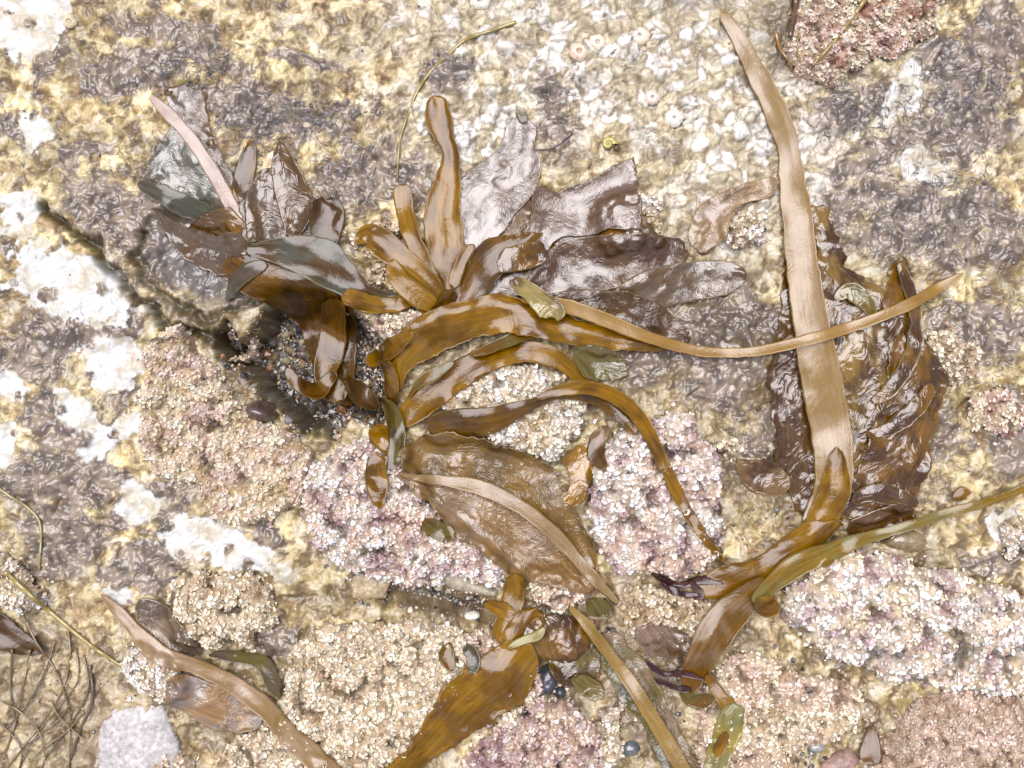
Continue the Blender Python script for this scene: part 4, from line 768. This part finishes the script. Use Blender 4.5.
GR = [[(68,630),(70,655),(62,690),(40,725),(5,770)],[(76,648),(78,680),(60,705),(30,745),(12,790)],[(84,655),(88,690),(70,725),(45,760),(35,795)],[(90,665),(92,700),(80,730),(60,790)],
      [(20,605),(35,640),(55,670),(68,705),(72,730)],[(12,650),(10,690),(14,720),(4,760)],[(30,650),(22,690),(10,740),(-8,770)],[(55,640),(45,672),(30,700),(14,720),(-10,745)],
      [(70,705),(58,720),(40,735),(22,750),(2,775)],[(84,712),(66,732),(48,745),(28,762)],[(-5,720),(12,735),(22,752),(14,785)],[(50,700),(60,718),(84,740)],[(68,720),(70,745),(66,790)],[(0,700),(20,712),(38,730),(46,760)]]
DESC = ['strand starting at the thick olive stem and ending at the lower left corner','glossy strand just right of the corner-bound one','dark strand ending halfway along the bunch at the bottom edge','outermost right strand of the seagrass bunch',
        'paler strand crossing the bunch from the upper left','faint strand nearest the left edge','thin strand leaning left under the lilac leaf','strand from under the thick olive stem to the left edge',
        'short dark strand in the middle of the crossing','lowest slanting dark strand of the crossing','bent strand at the lower left corner','short side branch pointing right out of the bunch','straight upright strand at the bottom edge','strand arching from the left edge into the bunch']
for i, (g_, d_) in enumerate(zip(GR, DESC)):
    tube(g_, 'seagrass: '+d_, rs.uniform(.9, 1.7), tuple(np.array((.17,.115,.05))*rs.uniform(.5, 1.2)), name='seagrass_strand', cat='seagrass', group=SG, taper=.6, seed=i, lift=2+i*.2)
RD = 'dark red weed sprigs'
for i, (g_, d_) in enumerate([([(652,574),(672,580),(700,582),(718,578)], 'upper dark red sprig left of the dark brown glossy blade'),([(660,586),(680,588),(700,596)], 'lower dark red sprig left of the dark brown glossy blade'),([(690,582),(698,590),(694,600)], 'tiny hooked dark red sprig under the other two'),
    ([(646,662),(662,670),(684,674),(700,672)], 'dark red sprig below the brownish lilac flap'),([(655,680),(675,684),(692,690)], 'short dark red sprig above the crescent lobe')]):
    m_ = len(g_); strap([(a+(3 if q % 2 else -2), b+(4 if q % 2 else -3), 1.5 if q in (0, m_-1) else 4.5-.4*i, 3+i) for q, (a, b) in enumerate(g_)], d_, mat=KS, name='red_weed_sprig', cat='red seaweed', group=RD, c0=(.04,.012,.012), c1=(.08,.03,.022), rim=(.05,.015,.012), seed=i+240, wrink=1.6, cup=2, edge_j=3)

# ------------------------------------------------------------------ barnacles, limpets, snail
def shell(px, py, r, label, col=(.66,.56,.44), hole=.32, h=.35, group='round shells on the pale rock', name='barnacle', cat='barnacle', seed=0):
    n = 28; V = []; C = []
    z0 = float(look(BASE, px-512, 384-py))+.5; rs = np.random.RandomState(seed)
    prof = [(1.0,-.25),(.96,.10),(.8,h*.55),(.6,h*.9),(hole+.08,h),(hole,h*.9),(hole*.8,h*.45),(hole*.3,h*.35)]
    jit = 1+.06*rs.randn(n)
    for k, (a, b) in enumerate(prof):
        for i in range(n):
            t = 2*math.pi*i/n; rr = r*a*(1+(jit[i]-1)*a)*(1+.03*math.cos(t*5+seed)*a); V.append((px-512+rr*math.cos(t), 384-py+rr*math.sin(t)*.92, z0+r*b)); 
            q = 1+.09*rs.randn(); C.append(np.array(col)*q*(.6 if a <= hole*.8 else .85 if .75 < a < .9 else 1.0))
    nn = len(prof); F = [(k*n+i, k*n+(i+1)%n, (k+1)*n+(i+1)%n, (k+1)*n+i) for k in range(nn-1) for i in range(n)]
    V.append((px-512, 384-py, z0+r*h*.3)); C.append(np.array(col)*.5); T = [((nn-1)*n+i, (nn-1)*n+(i+1)%n, nn*n) for i in range(n)]
    o = mesh(name, V, [np.array(F), np.array(T)], SHELL, col=np.clip(np.array(C), .02, .8)); tag(o, label, cat, group); return o
shell(579,52,10,'tan round barnacle, left of the touching pair at centre top', (.6,.44,.32), seed=1)
shell(597,44,9,'cream barnacle, right of the touching pair at centre top', (.68,.56,.42), seed=2)
shell(639,38,10,'single cream barnacle right of the touching pair', (.68,.56,.40), hole=.2, seed=3)
shell(727,48,8,'small brownish barnacle beside the top of the tall midrib', (.5,.4,.26), hole=.2, seed=4)
shell(480,2,11,'white barnacle cut by the top edge', (.60,.56,.47), seed=5)
shell(652,98,8,'rusty-centred little barnacle on the white crust', (.6,.48,.4), hole=.25, seed=6)
shell(674,118,10,'bright white barnacle on the crust left of the tall midrib', (.60,.56,.48), hole=.2, seed=7)
shell(70,22,7,'hollow barnacle ring on pale rock at the top left', (.6,.5,.32), hole=.5, seed=8)
shell(14,282,5,'tiny dark hole barnacle in the white patch at the left edge', (.5,.45,.38), hole=.6, seed=9)
shell(240,324,4.5,'small brown bead anemone above the gravel pit', (.2,.09,.03), hole=.1, h=.9, name='anemone', cat='anemone', group=None, seed=10)
shell(930,112,6,'small tan limpet in the grey crust at upper right', (.4,.33,.22), hole=.1, h=.6, name='limpet', cat='limpet', group=None, seed=11)
def snail(px, py, r):
    e = empty('snail', ((px-512)/1000, (384-py)/1000, float(look(TOP, px-512, 384-py))/1000)); tag(e, 'little yellow-olive coiled snail on the white crust above the purple blade', 'snail')
    z0 = float(look(TOP, px-512, 384-py)); V = []; C = []; m = 12; n = 60
    for i in range(n):
        t = i/(n-1)*2.4*2*math.pi; q = math.exp(-.17*t); R_ = r*.62*q; tr = r*.42*q
        for j in range(m):
            a = 2*math.pi*j/m; V.append((px-512+(R_+tr*math.cos(a))*math.cos(t), 384-py+(R_+tr*math.cos(a))*math.sin(t), z0+r*.4+r*.45*(1-q)+tr*math.sin(a)))
            C.append(np.array((.34,.27,.05))*(1+.3*math.sin(t*8)))
    F = [(i*m+j, i*m+(j+1)%m, (i+1)*m+(j+1)%m, (i+1)*m+j) for i in range(n-1) for j in range(m)]
    mesh('shell', V, np.array(F), PEB, e, col=np.clip(np.array(C), .01, .8))
    V = []; 
    for k, (a, b) in enumerate([(1, 0), (.7, .5), (.1, .6)]):
        for j in range(m): t = 2*math.pi*j/m; V.append((px-512+r*.9+r*.42*a*math.cos(t), 384-py-r*.2+r*.34*a*math.sin(t), z0+r*.1+r*.5*b))
    F = [(i*m+j, i*m+(j+1)%m, (i+1)*m+(j+1)%m, (i+1)*m+j) for i in range(2) for j in range(m)]
    mesh('opening', V, np.array(F), PEB, e, col=np.tile((.12,.08,.03), (len(V), 1)))
snail(608, 145, 10)
